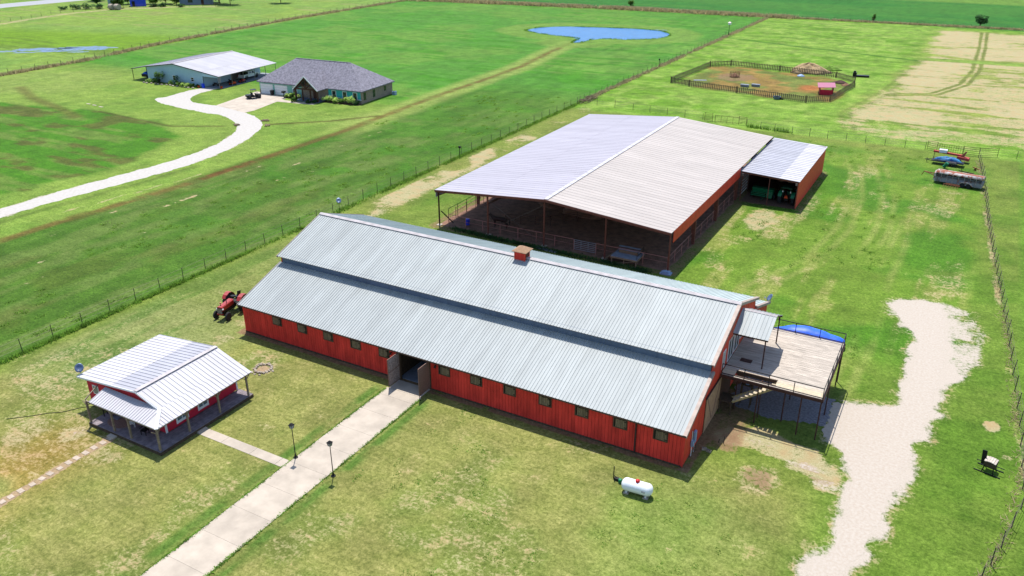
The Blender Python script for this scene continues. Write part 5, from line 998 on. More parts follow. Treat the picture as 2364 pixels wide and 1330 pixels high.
# ------------------------------------------------------------ round-cornered pen of upright boards
pen=thing('picket_pen','oval livestock pen fenced with upright weathered boards','pen',(-32,160,0)); per=PEN; tot=0
pk=MB().box(-.1,.1,-.02,.02,.05,1.5).mesh('picket','weathered_wood'); cnt=0
for i in range(len(per)):
    a=Vector((*per[i],0)); b=Vector((*per[(i+1)%len(per)],0)); d=b-a; n_=max(1,round(d.length/.46)); off=Vector((-32,160,0)); ang=math.atan2(d.y,d.x)
    for k in range(n_):
        if cnt>=298: break
        q_=a+d*(k+.5)/n_-off; o=inst('picket',pk,pen,Matrix.LocRotScale(q_,Matrix.Rotation(ang,3,'Z'),Vector((1,1,1+random.uniform(-.06,.06))))); cnt+=1
    for z in (.4,1.25): MB().bar(a-off+Vector((0,0,z)),b-off+Vector((0,0,z)),.05,.1).build('rail','weathered_wood',pen)
    MB().cyl(a-off,a-off+Vector((0,0,1.65)),.08,n=6).build('corner_post','dark_wood',pen)
rs=thing('animal_shelter','small crimson animal shelter with pink metal roof inside the pen','shelter',(-16.6,154.6,0),R(12))
MB().box(-1.5,1.5,-2.2,-2.1,0,1.2).box(-1.5,-1.4,-2.1,1.6,0,1.1).box(1.4,1.5,-2.1,2.2,0,1.6).build('wall','cabin_red',rs)
mat('pink_roof',S(206,120,146,.5),.5,.1,.08,2); mat('dark_interior',S(26,22,26),.9)
MB().add([(-2.0,-2.5,1.75),(1.9,-2.5,1.95),(1.9,2.4,2.15),(-2.0,2.4,1.95),(-2.0,-2.5,1.69),(1.9,-2.5,1.89),(1.9,2.4,2.09),(-2.0,2.4,1.89)],[(0,1,2,3),(7,6,5,4),(0,4,5,1),(1,5,6,2),(2,6,7,3),(3,7,4,0)]).build('roof','pink_roof',rs)
for x,y in ((-1.45,-2.15),(1.45,-2.15),(-1.45,2.1),(1.45,2.1)): bx('post',rs,x-.06,x+.06,y-.06,y+.06,0,1.75,'dark_wood')
rf=thing('hay_ring_feeder','round bar hay feeder on bare soil in the pen','feeder',(-41,164.3,0))
for z in (.2,.8,1.3): MB().tube([(1.25*math.cos(2*math.pi*k/16),1.25*math.sin(2*math.pi*k/16),z) for k in range(17)],.035).build('ring','dark_rust',rf)
for k in range(12): a=2*math.pi*k/12; MB().cyl((1.25*math.cos(a),1.25*math.sin(a),.0),(1.25*math.cos(a+.15),1.25*math.sin(a+.15),1.3),.03,n=5).build('bar','dark_rust',rf)
o=tag(mound('hay_heap',1.1,1.1,.9,'straw_rust',4),'brown hay inside the round bar feeder','hay','loose hay'); o.location=(-41,164.3,0)
for i,(x,y) in enumerate(((-35.4,153.0),(-33.1,154.6))):
    t_=MB(); t_.loft([[(-.9,-.45,0),(.9,-.45,0),(.9,.45,0),(-.9,.45,0)],[(-1.0,-.55,.55),(1.0,-.55,.55),(1.0,.55,.55),(-1.0,.55,.55)]]).box(-.85,.85,-.4,.4,.56,.58); o=tag(t_.build('feed_trough','concrete_dark'),('grey feed trough in the middle of the pen, left one','grey feed trough in the middle of the pen, right one')[i],'trough','troughs in the pen'); o.location=(x,y,0)
    bx_=None
o=tag(MB().box(-1.6,1.6,-.5,.5,0,.06).build('metal_sheet','concrete_dark'),'grey metal sheet lying near the left end of the pen','sheet'); o.location=(-47.4,155.5,.02); o.rotation_euler.z=R(25)
o=tag(mound('hay_pile',5.0,4.2,2.0,'hill_hay',8,n_=40,q=10,amp=.25),'large pale pile of old hay behind the pen','hay pile'); o.location=(-25.6,181,0)
o=tag(mound('weed_mound',3.0,2.6,.9,'weed',9),'low green mound right of the old hay pile','mound'); o.location=(-21.3,187.5,0)
o=tag(mound('straw_heap',2.0,1.2,.7,'dark_rust',10),'dark brown manure heap at the right end of the pen','heap'); o.location=(-15.6,168.8,0)
o=tag(mound('straw_heap',1.2,.9,.5,'straw_rust',14),'smaller brown heap right of the dark manure heap','heap'); o.location=(-13.9,166.4,0)
im=thing('tractor_implement','black tractor implement lying in the pasture right of the hay pile','farm implement',(-12.3,180.2,0),R(10)); MB().bar((-1.2,0,.3),(1.9,0,.35),1.2,.3).build('deck','black_metal',im); MB().box(-2.1,-1.2,-.5,.5,.1,1.1).build('gearbox_frame','black_metal',im); MB().cyl((-1.7,0,1.0),(-1.7,0,1.5),.3,n=10).build('blade_hub','dark_steel',im)
wt=thing('water_tub','dark blue water tub outside the front of the pen','tub',(-25.2,142.4,0)); MB().lathe([(.02,.05),(.7,.05),(.8,.6),(.86,.62),(.75,.6),(.7,.3),(.02,.3)],n=16).build('tub','galv_dark',wt); bx('bracket',wt,.6,1.5,-.2,.2,.0,.3,'black_metal')
o=tag(mound('feed_sack',1.0,.7,.5,'blue_pale',15),'pale sack against the far boards of the pen','sack'); o.location=(-26.2,173.6,0)
wp=thing('brush_pile','pile of grey branches leaning on the long wire fence','brush pile',(-62.4,119.3,0))
for k in range(46): a=random.uniform(-.5,.5)+R(80); p_=Vector((random.uniform(-.8,1.0),random.uniform(-3.6,3.6),random.uniform(.05,.9))); d=Vector((math.cos(a),math.sin(a),random.uniform(-.15,.25)))*random.uniform(.6,1.6); MB().cyl(p_-d,p_+d,.06,.03,5).build('branch','weathered_wood',wp)
for i,(x,y,h,lab) in enumerate(((-63.4,66.5,1.9,'black post with small box on the long fence, left of the arena'),(-63.3,168.4,2.2,'black post with small box on the long fence, level with the pen'))):
    t_=thing('marker_post',lab,'post',(x+.25,y,0)); MB().cyl((0,0,0),(0,0,h),.07,n=8).build('pole','black_metal',t_); bx('box',t_,-.16,.16,-.16,.16,h-.3,h+.05,'black_metal')
bh=thing('birdhouse_pole','tall thin pole with pale birdhouse on the far fence','birdhouse',(-63.1,237.3,0)); MB().cyl((0,0,0),(0,0,3.9),.07,n=6).build('pole','dark_steel',bh); bx('birdhouse',bh,-.45,.45,-.45,.45,3.6,4.2,'white_paint'); MB().add([(-.6,-.6,4.2),(.6,-.6,4.2),(.6,.6,4.2),(-.6,.6,4.2),(0,0,4.6)],[(0,1,4),(1,2,4),(2,3,4),(3,0,4),(3,2,1,0)]).build('birdhouse_roof','rim_grey',bh)
dish((-62.9,33.6,0),R(45),R(45),'blue-grey satellite dish on a pole behind the barn ridge by the long fence',r=.42,pole=1.6,pmat='dark_steel')
# ------------------------------------------------------------ foliage
def leafmesh(name,pts,size,m,seed,flat=.35):
    rnd=np.random.RandomState(seed); n_=len(pts); P=np.asarray(pts,float); a=rnd.uniform(0,6.28,n_); tl_=rnd.uniform(-.9,.9,n_); s_=size*rnd.uniform(.55,1.25,n_)
    u=np.stack([np.cos(a),np.sin(a),np.sin(tl_)*.6],1); v_=np.stack([-np.sin(a)*np.cos(tl_),np.cos(a)*np.cos(tl_),np.sin(tl_)+.25],1)
    u*=s_[:,None]; v_*=(s_*.7)[:,None]; V_=np.empty((n_*4,3)); V_[0::4]=P-u; V_[1::4]=P-v_*.6; V_[2::4]=P+u; V_[3::4]=P+v_
    me_=bpy.data.meshes.new(name); me_.from_pydata(V_.tolist(),[],np.arange(n_*4).reshape(-1,4).tolist()); me_.materials.append(MATS[m]); return me_
def crown_pts(n_,rx,ry,rz,cz,seed,clumps=14,tight=.42):
    rnd=np.random.RandomState(seed); c=[]
    while len(c)<clumps:
        p_=rnd.uniform(-1,1,3)
        if np.linalg.norm(p_)<.95: c.append(p_)
    c=np.array(c); k=rnd.randint(0,clumps,n_); d=rnd.normal(size=(n_,3)); d/=np.linalg.norm(d,axis=1)[:,None]; r_=tight*rnd.uniform(.3,1,n_)**.5*rnd.uniform(.75,1.15,clumps)[k]
    P=c[k]*.72+d*r_[:,None]; return P*np.array([rx,ry,rz])+np.array([0,0,cz])
def tree(name,label,loc,h,r,seed,leaf='leaf',n_=1800,size=.22,group=None,trunk=.35,low=.3,cat='tree'):
    t_=thing(name,label,cat,loc,0,group); rnd=random.Random(seed); b=MB(); b.cyl((0,0,0),(0,0,h*.55),trunk*.5,trunk*.25,7)
    for k in range(7): a=rnd.uniform(0,6.28); b.cyl((0,0,h*(.25+.05*k)),(r*.65*math.cos(a),r*.65*math.sin(a),h*(.5+.06*k)),trunk*.22,trunk*.06,5)
    b.build('trunk','bark',t_); cz=h*(low+(1-low)/2); inst('crown',leafmesh('crown',crown_pts(n_,r,r,h*(1-low)/2,cz,seed),size,leaf,seed),t_)
    return t_
def shrub(label,loc,h,r,seed,leaf='leaf',n_=260,size=.12,group=None,name='shrub',flowers=None):
    t_=thing(name,label,'shrub',loc,0,group); rnd=random.Random(seed); b=MB()
    for k in range(5): a=rnd.uniform(0,6.28); b.cyl((0,0,0),(r*.6*math.cos(a),r*.6*math.sin(a),h*.7),.03,.012,4)
    b.build('stem','bark',t_); inst('foliage',leafmesh('foliage',crown_pts(n_,r,r,h*.55,h*.52,seed,9,.5),size,leaf,seed),t_)
    if flowers: inst('blossom',leafmesh('blossom',crown_pts(50,r*1.05,r*1.05,h*.58,h*.58,seed+3,9,.5),size*.6,flowers,seed+1),t_)
    return t_
# ------------------------------------------------------------ ranch house
hs=thing('ranch_house','ranch house with grey shingled hip roof, teal front and timber porch','house',(-134.2,89.2,0),R(4.3))
HW,HD,EH,RH=29.6,13.7,2.85,7.6
x0,x1,y0,y1=.45,HW-.45,.45,HD-.45
E4=[(0,0,EH),(HW,0,EH),(HW,HD,EH),(0,HD,EH)]; ra,rb=(6.9,HD/2,RH),(HW-7.2,HD/2,RH)
MB().add(E4+[ra,rb]+[(a,b,c-.2) for a,b,c in E4],[(0,1,5,4),(1,2,5),(2,3,4,5),(3,0,4),(6,7,1,0),(7,8,2,1),(8,9,3,2),(9,6,0,3),(9,8,7,6)]).build('roof','shingle',hs)
MB().bar(ra,rb,.3,.06).build('roof_ridge','shingle',hs)
MB().box(x0,8.95,y0,y0+.2,0,EH-.2).box(8.95,20.2,y0,y0+.2,0,EH-.2).build('front_wall','teal_pale',hs)
MB().box(20.2,x1-.2,y0,y0+.2,0,EH-.2).build('front_wall','teal_wall',hs)
MB().box(x1-.2,x1,y0,y1,0,EH-.2).box(x0,x1-.2,y1-.2,y1,0,EH-.2).box(x0,x0+.2,y0+.2,y1-.2,0,EH-.2).build('brick_wall','brick',hs)
for a,b in ((9.2,12.2),(20.3,x1)): bx('brick_wainscot',hs,a,b,y0-.1,y0-.005,0,.8,'brick')
bx('brick_wainscot',hs,12.8,20.2,y0-.06,y0-.004,0,2.6,'brick')
for a,b in ((.75,4.35),(4.95,8.6)):
    g_=MB().box(a,b,y0-.06,y0-.01,.02,2.3).build('garage_door','white_paint',hs)
    for k in range(1,4): bx('door_joint',g_,a,b,y0-.066,y0-.061,.02+k*.57-.012,.02+k*.57+.012,'rim_grey')
def hwin(a,b,z0,z1,face='f',m='glass_dark'):
    if face=='f':
        f_=MB().box(a-.1,b+.1,y0-.07,y0-.01,z1,z1+.12).box(a-.12,a,y0-.07,y0-.01,z0,z1).box(b,b+.12,y0-.07,y0-.01,z0,z1).box(a-.1,b+.1,y0-.08,y0-.01,z0-.1,z0).build('window','white_paint',hs)
        bx('pane',f_,a,b,y0-.045,y0-.02,z0,(z0+z1)/2-.02,m); bx('pane',f_,a,b,y0-.05,y0-.02,(z0+z1)/2+.02,z1,'teal_tarp' if False else m)
    else:
        f_=MB().box(x1+.005,x1+.04,a-.06,b+.06,z1,z1+.07).box(x1+.005,x1+.04,a-.06,b+.06,z0-.07,z0).build('window','soffit',hs); bx('pane',f_,x1+.005,x1+.03,a,b,z0,(z0+z1)/2-.02,m); bx('pane',f_,x1+.005,x1+.03,a,b,(z0+z1)/2+.02,z1,m)
hwin(10.2,11.3,.75,2.3); 
for a in (21.3,24.2,27.0): hwin(a,a+.95,.55,2.3)
for a in (1.3,5.0,9.6): hwin(a,a+.95,.7 if a<9 else 1.3,2.3,'s')
for a,b in ((20.3,21.1),(22.5,24.0),(25.4,26.8),(28.2,x1)): bx('trim_band',hs,a,b,y0-.075,y0-.012,.8,.92,'white_paint')
# porch gable
PXc,PH,PWd=16.5,5.75,3.45; pf=-3.1; rise=PH-EH
for s in (-1,1):
    a=(PXc,pf,PH); b=(PXc+s*PWd,pf,EH-.1); c=(PXc+s*PWd,.6,EH-.1); d=(PXc,HD/2*(PH-EH)/(RH-EH)+.2,PH)
    P=[a,b,c,d]; Q=[(q[0],q[1],q[2]-.16) for q in P]; MB().add(P+Q,[(0,1,2,3),(7,6,5,4),(0,4,5,1),(1,5,6,2),(2,6,7,3),(3,7,4,0)] if s<0 else [(3,2,1,0),(4,5,6,7),(1,5,4,0),(2,6,5,1),(3,7,6,2),(0,4,7,3)]).build('porch_roof','shingle',hs)
    MB().bar((PXc,pf-.03,PH-.1),(PXc+s*PWd,pf-.03,EH-.2),.06,.22).build('bargeboard','white_paint',hs)
    bx('porch_post',hs,PXc+s*3.0-.15,PXc+s*3.0+.15,pf+.25,pf+.55,0,EH-.1,'timber_dark'); bx('porch_post',hs,PXc+s*1.1-.12,PXc+s*1.1+.12,pf+.28,pf+.52,0,EH-.1,'timber_dark')
    MB().bar((PXc,pf+.4,PH-.35),(PXc+s*3.1,pf+.4,EH-.1),.2,.25).build('truss_rafter','timber_dark',hs); MB().bar((PXc,pf+.4,EH+.1),(PXc+s*1.5,pf+.4,EH+1.3),.15,.2).build('truss_strut','timber_dark',hs)
MB().box(PXc-3.2,PXc+3.2,pf+.25,pf+.55,EH-.2,EH+.08).build('tie_beam','timber_dark',hs); bx('king_post',hs,PXc-.1,PXc+.1,pf+.3,pf+.5,EH+.08,PH-.3,'timber_dark')
MB().prism([(PXc-3.2,EH-.2),(PXc+3.2,EH-.2),(PXc,PH-.5)],lambda p,t:(p[0],t,p[1]),.25,.44).build('porch_gable_wall','brick',hs); bx('porch_slab',hs,PXc-3.3,PXc+3.3,pf+.1,y0-.01,0,.14,'galv_dark')
bx('front_door',hs,PXc-.5,PXc+.5,y0-.12,y0-.061,.14,2.3,'timber_dark'); bx('garage_corner',hs,x0-.03,x0+.28,y0-.09,y0-.005,0,1.0,'brick')
sb_=thing('flower_bed','mulched flower bed edging the ranch house front','flower bed',(-134.2,89.2,0),R(4.3))
for a,b in ((9.0,13.0),(19.8,29.4)): o=sheet('bed',jag([(a,-1.6),(b,-1.6),(b,.3),(a,.3)],.4,.12,3),.012,'mulch',sb_)
def HL(u,v_): c,s=math.cos(R(4.3)),math.sin(R(4.3)); return (-134.2+u*c-v_*s,89.2+u*s+v_*c,0)
ORD=['first','second','third','fourth','fifth','sixth','seventh','eighth','ninth','tenth','eleventh','twelfth','thirteenth','fourteenth']
for i,(u,v_,h,r,lf,fl) in enumerate(((9.3,-.9,.9,.7,'leaf_light',None),(10.4,-.8,1.0,.8,'leaf_light','flower_white'),(11.5,-1.0,1.1,.8,'leaf',None),(12.6,-1.1,.9,.7,'leaf_light','flower_white'),(14.0,-4.2,.9,.7,'leaf',None),(20.4,-1.0,1.2,.8,'leaf_light','flower_white'),(21.8,-.9,1.4,.9,'leaf_light','flower_white'),(23.2,-1.0,1.3,.9,'leaf_light',None),(24.6,-1.1,1.1,.8,'leaf',None),(26.0,-.9,1.3,.8,'leaf_light',None),(27.4,-1.0,1.6,.9,'leaf_light',None),(28.6,-.9,1.0,.7,'leaf_dark',None),(17.8,-3.9,.7,.6,'leaf_dark',None),(19.0,-3.3,.7,.6,'leaf_dark',None))):
    shrub(('%s shrub of the bed left of the ranch house porch'%ORD[i] if i<4 else 'shrub at the left foot of the ranch house porch' if i==4 else '%s shrub of the bed right of the ranch house porch'%ORD[i-5] if i<12 else ('low dark shrub in front of the ranch house porch','low dark shrub at the right foot of the ranch house porch')[i-12]),HL(u,v_),h*1.15,r*1.1,100+i,lf,420,.15,'shrubs in front of the ranch house',flowers=fl)
for i,(u,v_,m,lab) in enumerate(((4.65,-.35,'dark_steel','dark trash bin between the two garage doors'),(9.1,-1.6,'black_metal','black mailbox post at the corner of the house drive'))):
    t_=thing('trash_bin' if i==0 else 'mailbox',lab,'bin' if i==0 else 'mailbox',HL(u,v_)); MB().loft([[(-.28,-.3,.1),(.28,-.3,.1),(.28,.3,.1),(-.28,.3,.1)],[(-.34,-.36,1.05),(.34,-.36,1.05),(.34,.36,1.05),(-.34,.36,1.05)]] if i==0 else [[(-.08,-.08,0),(.08,-.08,0),(.08,.08,0),(-.08,.08,0)],[(-.08,-.08,1.2),(.08,-.08,1.2),(.08,.08,1.2),(-.08,.08,1.2)]]).build('body',m,t_); bx('lid',t_,-.36,.36,-.38,.38,1.06 if i==0 else 1.2,1.14 if i==0 else 1.55,m)
ac=thing('air_conditioner','pale blue air conditioner unit behind the right side of the ranch house','air conditioner',HL(30.4,12.0)); bx('casing',ac,-.4,.4,-.4,.4,0,.85,'blue_pale'); MB().cyl((0,0,.86),(0,0,.9),.3,n=12).build('fan_guard','dark_steel',ac)
# ------------------------------------------------------------ workshop with carports
ws=thing('workshop','pale blue metal workshop with white roof and open carports','workshop',(-151,88.3,0),R(4.0))
a_=8.35; rz_=5.0; wz=3.7; Lw=20.3; cxr=-9.2; half=9.4
def wsl(name,xe,ze,xr,zr,s): 
    v=Vector((xr-xe,0,zr-ze)); 
    if s>0: roof_slope(ws,name,(xe,-.5,ze),(0,1,0),Lw+1,v,v.length,'roof_white','trim_tan',pw=1.1,ribs=2)
    else: roof_slope(ws,name,(xe,Lw+.5,ze),(0,-1,0),Lw+1,v,v.length,'roof_arena_l','trim_tan',pw=1.1,ribs=2)
wsl('roof_slope',.1,3.72,cxr,rz_,1); wsl('carport_roof',5.4,2.95,.1,3.70,1); wsl('roof_slope',-18.7,3.68,cxr,rz_,-1); wsl('carport_roof',-23.6,2.75,-18.7,3.66,-1)
MB().bar((cxr,-.52,rz_+.06),(cxr,Lw+.5,rz_+.06),.5,.05).build('ridge_cap','ridge_cap',ws)
MB().prism([(-18.6,0),(0,0),(0,3.6),(cxr,4.88),(-18.6,3.58)],lambda p,t:(p[0],t,p[1]),0,.15).build('front_wall','shop_wall',ws)
for k in range(30): bx('wall_rib',ws,-18.55+k*.62,-18.51+k*.62,-.03,-.002,0,3.5,'shop_wall')
MB().box(-.15,0,.15,Lw,0,3.55).box(-18.6,-18.45,.15,Lw,0,3.5).box(-18.4,-.2,Lw-.15,Lw,0,3.5).build('side_wall','shop_wall',ws)
for a,b in (((-18.7,3.6),(cxr,4.92)),((cxr,4.92),(.1,3.64)),((.1,3.62),(5.4,2.87)),((-18.7,3.58),(-23.6,2.67))): MB().bar((a[0],-.53,a[1]),(b[0],-.53,b[1]),.05,.16).build('rake_trim','dark_steel',ws)
bx('corner_trim',ws,-.1,.04,-.06,.0,0,3.55,'dark_steel')
MB().prism([(.05,2.6),(5.3,2.6),(5.3,2.85),(.05,3.55)],lambda p,t:(p[0],t,p[1]),-.3,-.26).build('carport_gable','shop_wall',ws)
for y in (-.3,4.1,8.2,12.3,16.4,20.4): MB().bar((5.2,y,0),(5.2,y,2.88),.1).build('carport_post','rim_grey',ws); MB().bar((-23.4,y,0),(-23.4,y,2.7),.1).build('carport_post','dark_steel',ws)
for x in (-9.6,-3.6):
    f_=MB().box(x-.5,x+.5,-.06,-.005,1.95,2.05).box(x-.5,x+.5,-.06,-.005,.95,1.05).box(x-.5,x-.4,-.06,-.005,1.05,1.95).box(x+.4,x+.5,-.06,-.005,1.05,1.95).box(x-.4,x+.4,-.05,-.005,1.47,1.53).build('window','white_paint',ws); bx('pane',f_,x-.4,x+.4,-.04,-.01,1.05,1.47,'glass_dark'); bx('pane',f_,x-.4,x+.4,-.04,-.01,1.53,1.95,'glass_dark')
for y,w2,z in ((5.2,.5,2.2),(11.5,2.2,2.8)): bx('side_door',ws,.005,.05,y-w2,y+w2,.02,z,'white_paint' if w2<1 else 'rim_grey')
struct(sheet('carport_floor',[(-150.8,88.4),(-145.4,88.6),(-147.0,109.5),(-152.4,109.2)],.01,'concrete_dark'))
def WL(u,v_): c,s=math.cos(R(4.0)),math.sin(R(4.0)); return (-151+u*c-v_*s,88.3+u*s+v_*c,0)
for i,(u,v_,h,r,lf,n_) in enumerate(((-16.6,-1.6,1.1,1.0,'leaf_light',300),(-15.2,-1.4,1.2,.8,'leaf',240),(-12.9,-1.5,3.0,1.5,'leaf',620),(-14.0,-1.2,1.0,.7,'leaf_dark',200),(-9.6,-1.4,1.2,1.0,'leaf_light',260),(-7.6,-1.3,2.2,1.0,'leaf_dark',240),(-6.4,-1.8,1.2,1.0,'leaf',260),(-5.0,-1.9,1.3,1.1,'leaf_light',260),(-3.6,-2.1,1.0,1.0,'leaf_light',240),(-2.2,-1.6,.9,.8,'leaf',200),(-.9,-1.2,.7,.6,'leaf_dark',160))):
    shrub(('tallest dense round shrub against the workshop front wall' if h>2.5 else 'spiky dark palm-like shrub between the workshop windows' if 2<h<2.5 else '%s garden shrub from the left along the workshop front wall'%ORD[i]),WL(u,v_),h,r,200+i,lf,n_,.18,'shrubs along the workshop front' if h<2 else None)
rk=thing('rock_border','row of pale rocks edging the flower bed along the workshop front','rock border',WL(-9,-2.6),R(4))
for i in range(14): MB().ell((-8.5+i*1.25,-.25*math.sin(i*1.7),.12),(.35,.28,.2),8,5,jit=.15).build('rock','stone',rk)
# pickup truck
tk=thing('pickup_truck','white crew-cab pickup truck parked under the workshop carport','truck',WL(2.2,13.4),R(4+90))
bd=MB()
for s0,s1 in ((-.98,.98),): bd.prism([(-2.95,.62),(2.85,.55),(2.98,.75),(2.95,1.12),(1.75,1.28),(-2.95,1.28)],lambda p,t:(p[0],t,p[1]),-.95,.95)
body=bd.build('body','truck_white',tk)
MB().loft([[(-.95,-.93,1.28),(1.75,-.93,1.28),(1.75,.93,1.28),(-.95,.93,1.28)],[(-.75,-.74,1.92),(1.05,-.74,1.92),(1.05,.74,1.92),(-.75,.74,1.92)]]).build('cab','truck_white',tk)
for s in (-1,1):
    for a,b in ((-.72,.1),(.2,1.25)):
        o=MB().add([(a,s*.925,1.33),(b,s*.925,1.33),(b-.3 if a>0 else b-.02,s*.78,1.84),(a+.1,s*.78,1.84)],[(0,1,2,3) if s<0 else (3,2,1,0)]).build('side_window','glass_dark',tk)
    for a in (-.85,.15): bx('door_handle',tk,a+.1,a+.28,s*.955-.02,s*.955+.02,1.12,1.17,'dark_steel')
    for x in (-1.85,1.95): wheel(tk,x,s*.82,.44,.3,'rim_grey','y'); MB().prism([(x-.62,.5),(x-.5,.88),(x-.25,1.04),(x+.25,1.04),(x+.5,.88),(x+.62,.5),(x+.48,.5),(x+.2,.92),(x-.2,.92),(x-.48,.5)],lambda p,t:(p[0],t,p[1]),s*.955-.03,s*.955+.03).build('wheel_arch','black_metal',tk)
    bx('headlight',tk,2.9,2.99,s*.72-.18,s*.72+.18,.86,1.08,'glass_pale'); bx('tail_light',tk,-2.98,-2.94,s*.84-.1,s*.84+.1,.85,1.2,'bright_red'); MB().box(.95,1.1,s*1.05-.1,s*1.05+.1,1.3,1.55).build('mirror','black_metal',tk)
MB().add([(1.74,-.8,1.33),(1.74,.8,1.33),(1.16,.68,1.87),(1.16,-.68,1.87)],[(0,1,2,3)]).build('windscreen','glass_dark',tk); MB().box(-2.8,-1.1,-.8,.8,1.285,1.3).build('bed_floor','black_metal',tk); MB().box(-1.9,-1.1,-.75,.75,1.3,1.75).build('bed_toolbox','black_metal',tk)
bx('front_bumper',tk,2.9,3.1,-.95,.95,.5,.72,'silver'); bx('rear_bumper',tk,-3.12,-2.94,-.95,.95,.48,.66,'silver'); bx('grille',tk,2.96,3.0,-.5,.5,.75,1.08,'dark_steel')
# side-by-side buggy on the apron
uv=thing('utility_buggy','black open utility buggy with roll cage on the house drive','buggy',(-130.9,84.6,0),R(62)); uv.scale=(1.15,1.2,1.05); 
for x in (-.95,.95):
    for s in (-1,1): wheel(uv,x,s*.68,.34,.26,'rim_grey','y')
MB().loft([[(-1.45,-.62,.4),(-1.45,.62,.4),(-1.45,.62,.85),(-1.45,-.62,.85)],[(-.35,-.62,.35),(-.35,.62,.35),(-.35,.62,.88),(-.35,-.62,.88)]]).build('cargo_bed','black_metal',uv); MB().loft([[(.45,-.62,.35),(.45,.62,.35),(.45,.62,.95),(.45,-.62,.95)],[(1.4,-.5,.4),(1.4,.5,.4),(1.4,.5,.75),(1.4,-.5,.75)]]).build('front_hood','dark_steel',uv); bx('floor',uv,-.35,.45,-.62,.62,.33,.4,'black_metal')
for s in (-1,1): bx('seat',uv,-.3,.15,s*.3-.24,s*.3+.24,.5,.68,'tyre'); bx('seat_back',uv,-.34,-.22,s*.3-.24,s*.3+.24,.68,1.25,'tyre'); MB().bar((-.4,s*.6,.85),(-.3,s*.52,1.85),.05).bar((-.3,s*.52,1.85),(.45,s*.52,1.85),.05).bar((.45,s*.52,1.85),(.85,s*.6,.95),.05).build('roll_cage','black_metal',uv)
bx('roof',uv,-.45,.6,-.6,.6,1.86,1.9,'black_metal'); MB().lathe([(.15,-.015),(.17,0),(.15,.015)],c=(.38,.3,1.02),n=10).build('steering_wheel','black_metal',uv)
# carport clutter
def mower(loc,rz,label,m):
    t_=thing('ride_on_mower',label,'mower',loc,rz); MB().loft([[(.2,-.3,.35),(.2,.3,.35),(.2,.3,.85),(.2,-.3,.85)],[(.95,-.25,.4),(.95,.25,.4),(.95,.25,.7),(.95,-.25,.7)]]).build('hood',m,t_); bx('seat',t_,-.5,-.1,-.22,.22,.6,.7,'black_metal'); bx('seat_back',t_,-.56,-.48,-.22,.22,.7,1.0,'black_metal'); MB().box(-.7,.2,-.32,.32,.3,.5).build('chassis',m,t_); MB().lathe([(.02,.12),(.55,.12),(.5,.28),(.02,.3)],c=(.1,0,0),n=14).build('mower_deck','dark_steel',t_)
    for x,r_ in ((-.5,.26),(.7,.2)):
        for s in (-1,1): wheel(t_,x,s*.42,r_,.18,'rim_grey','y')
mower(WL(4.6,4.6),R(70),'red ride-on mower at the carport edge, nearest the drive','orange'); mower(WL(4.5,8.2),R(95),'red ride-on mower at the carport edge, nearer the truck','bright_red'); mower(WL(2.6,6.4),R(10),'dark ride-on mower under the carport by the wall','dark_rust')
o=tag(MB().lathe([(.36,0),(.4,.05),(.36,.5),(.4,.55),(.36,1.0),(.02,1.02)],n=14).build('barrel','blue_plastic'),'blue barrel at the front corner of the workshop carport','barrel'); o.location=WL(.5,-.9)
o=tag(MB().lathe([(.2,0),(.36,.5),(.38,.52),(.3,.5),(.02,.45)],n=12).build('plant_pot','orange'),'orange plant pot beside the blue barrel at the workshop','pot'); o.location=WL(-.6,-1.3)
o=tag(MB().lathe([(.2,0),(.36,.5),(.38,.52),(.3,.5),(.02,.45)],n=12).build('plant_pot','orange'),'orange plant pot at the carport floor corner by the gravel','pot'); o.location=WL(5.2,.2)
sc_=thing('scooter','dark motorbike under the front of the workshop carport','motorbike',WL(2.0,1.8),R(20)); wheel(sc_,-.65,0,.3,.12,'rim_grey','y'); wheel(sc_,.65,0,.3,.12,'rim_grey','y'); MB().loft([[(-.5,-.14,.4),(-.5,.14,.4),(-.5,.12,.8),(-.5,-.12,.8)],[(.35,-.14,.4),(.35,.14,.4),(.35,.12,.85),(.35,-.12,.85)]]).build('body','dark_steel',sc_); MB().bar((.65,0,.3),(.45,0,1.05),.06).bar((.45,-.32,1.05),(.45,.32,1.05),.04).build('fork','black_metal',sc_); bx('seat',sc_,-.55,.1,-.14,.14,.8,.88,'black_metal')
bo=thing('covered_boat','dark boat with blue cover under the left carport of the workshop','boat',WL(-21.0,3.4),R(94)); MB().loft([[(-2.4,-.9,.6),(-2.4,.9,.6),(-2.4,1.0,1.25),(-2.4,-1.0,1.25)],[(1.2,-.9,.6),(1.2,.9,.6),(1.2,1.0,1.3),(1.2,-1.0,1.3)],[(2.6,-.05,.9),(2.6,.05,.9),(2.6,.06,1.4),(2.6,-.06,1.4)]]).build('hull','black_metal',bo)
MB().loft([[(-2.2,-.95,1.26),(-2.2,.95,1.26),(-2.2,.2,1.7),(-2.2,-.2,1.7)],[(0,-1.0,1.3),(0,1.0,1.3),(0,.3,2.0),(0,-.3,2.0)],[(2.3,-.2,1.38),(2.3,.2,1.38),(2.3,.1,1.45),(2.3,-.1,1.45)]]).build('cover','blue_tarp',bo); wheel(bo,-.6,-.9,.34,.2,'rim_grey','y'); wheel(bo,-.6,.9,.34,.2,'rim_grey','y'); MB().bar((2.0,0,.5),(3.6,0,.4),.1).build('trailer_tongue','rim_grey',bo)
for i,(x,y) in enumerate(((-158.8,62.1),(-156.5,61.9),(-153.7,61.5))): o=tag(MB().box(-.6,.6,-.2,.2,0,.06).build('septic_lid','concrete'),'%s flat pale concrete lid from the left in the workshop lawn'%ORD[i],'lid','concrete lids in the lawn'); o.location=(x,y,.0)
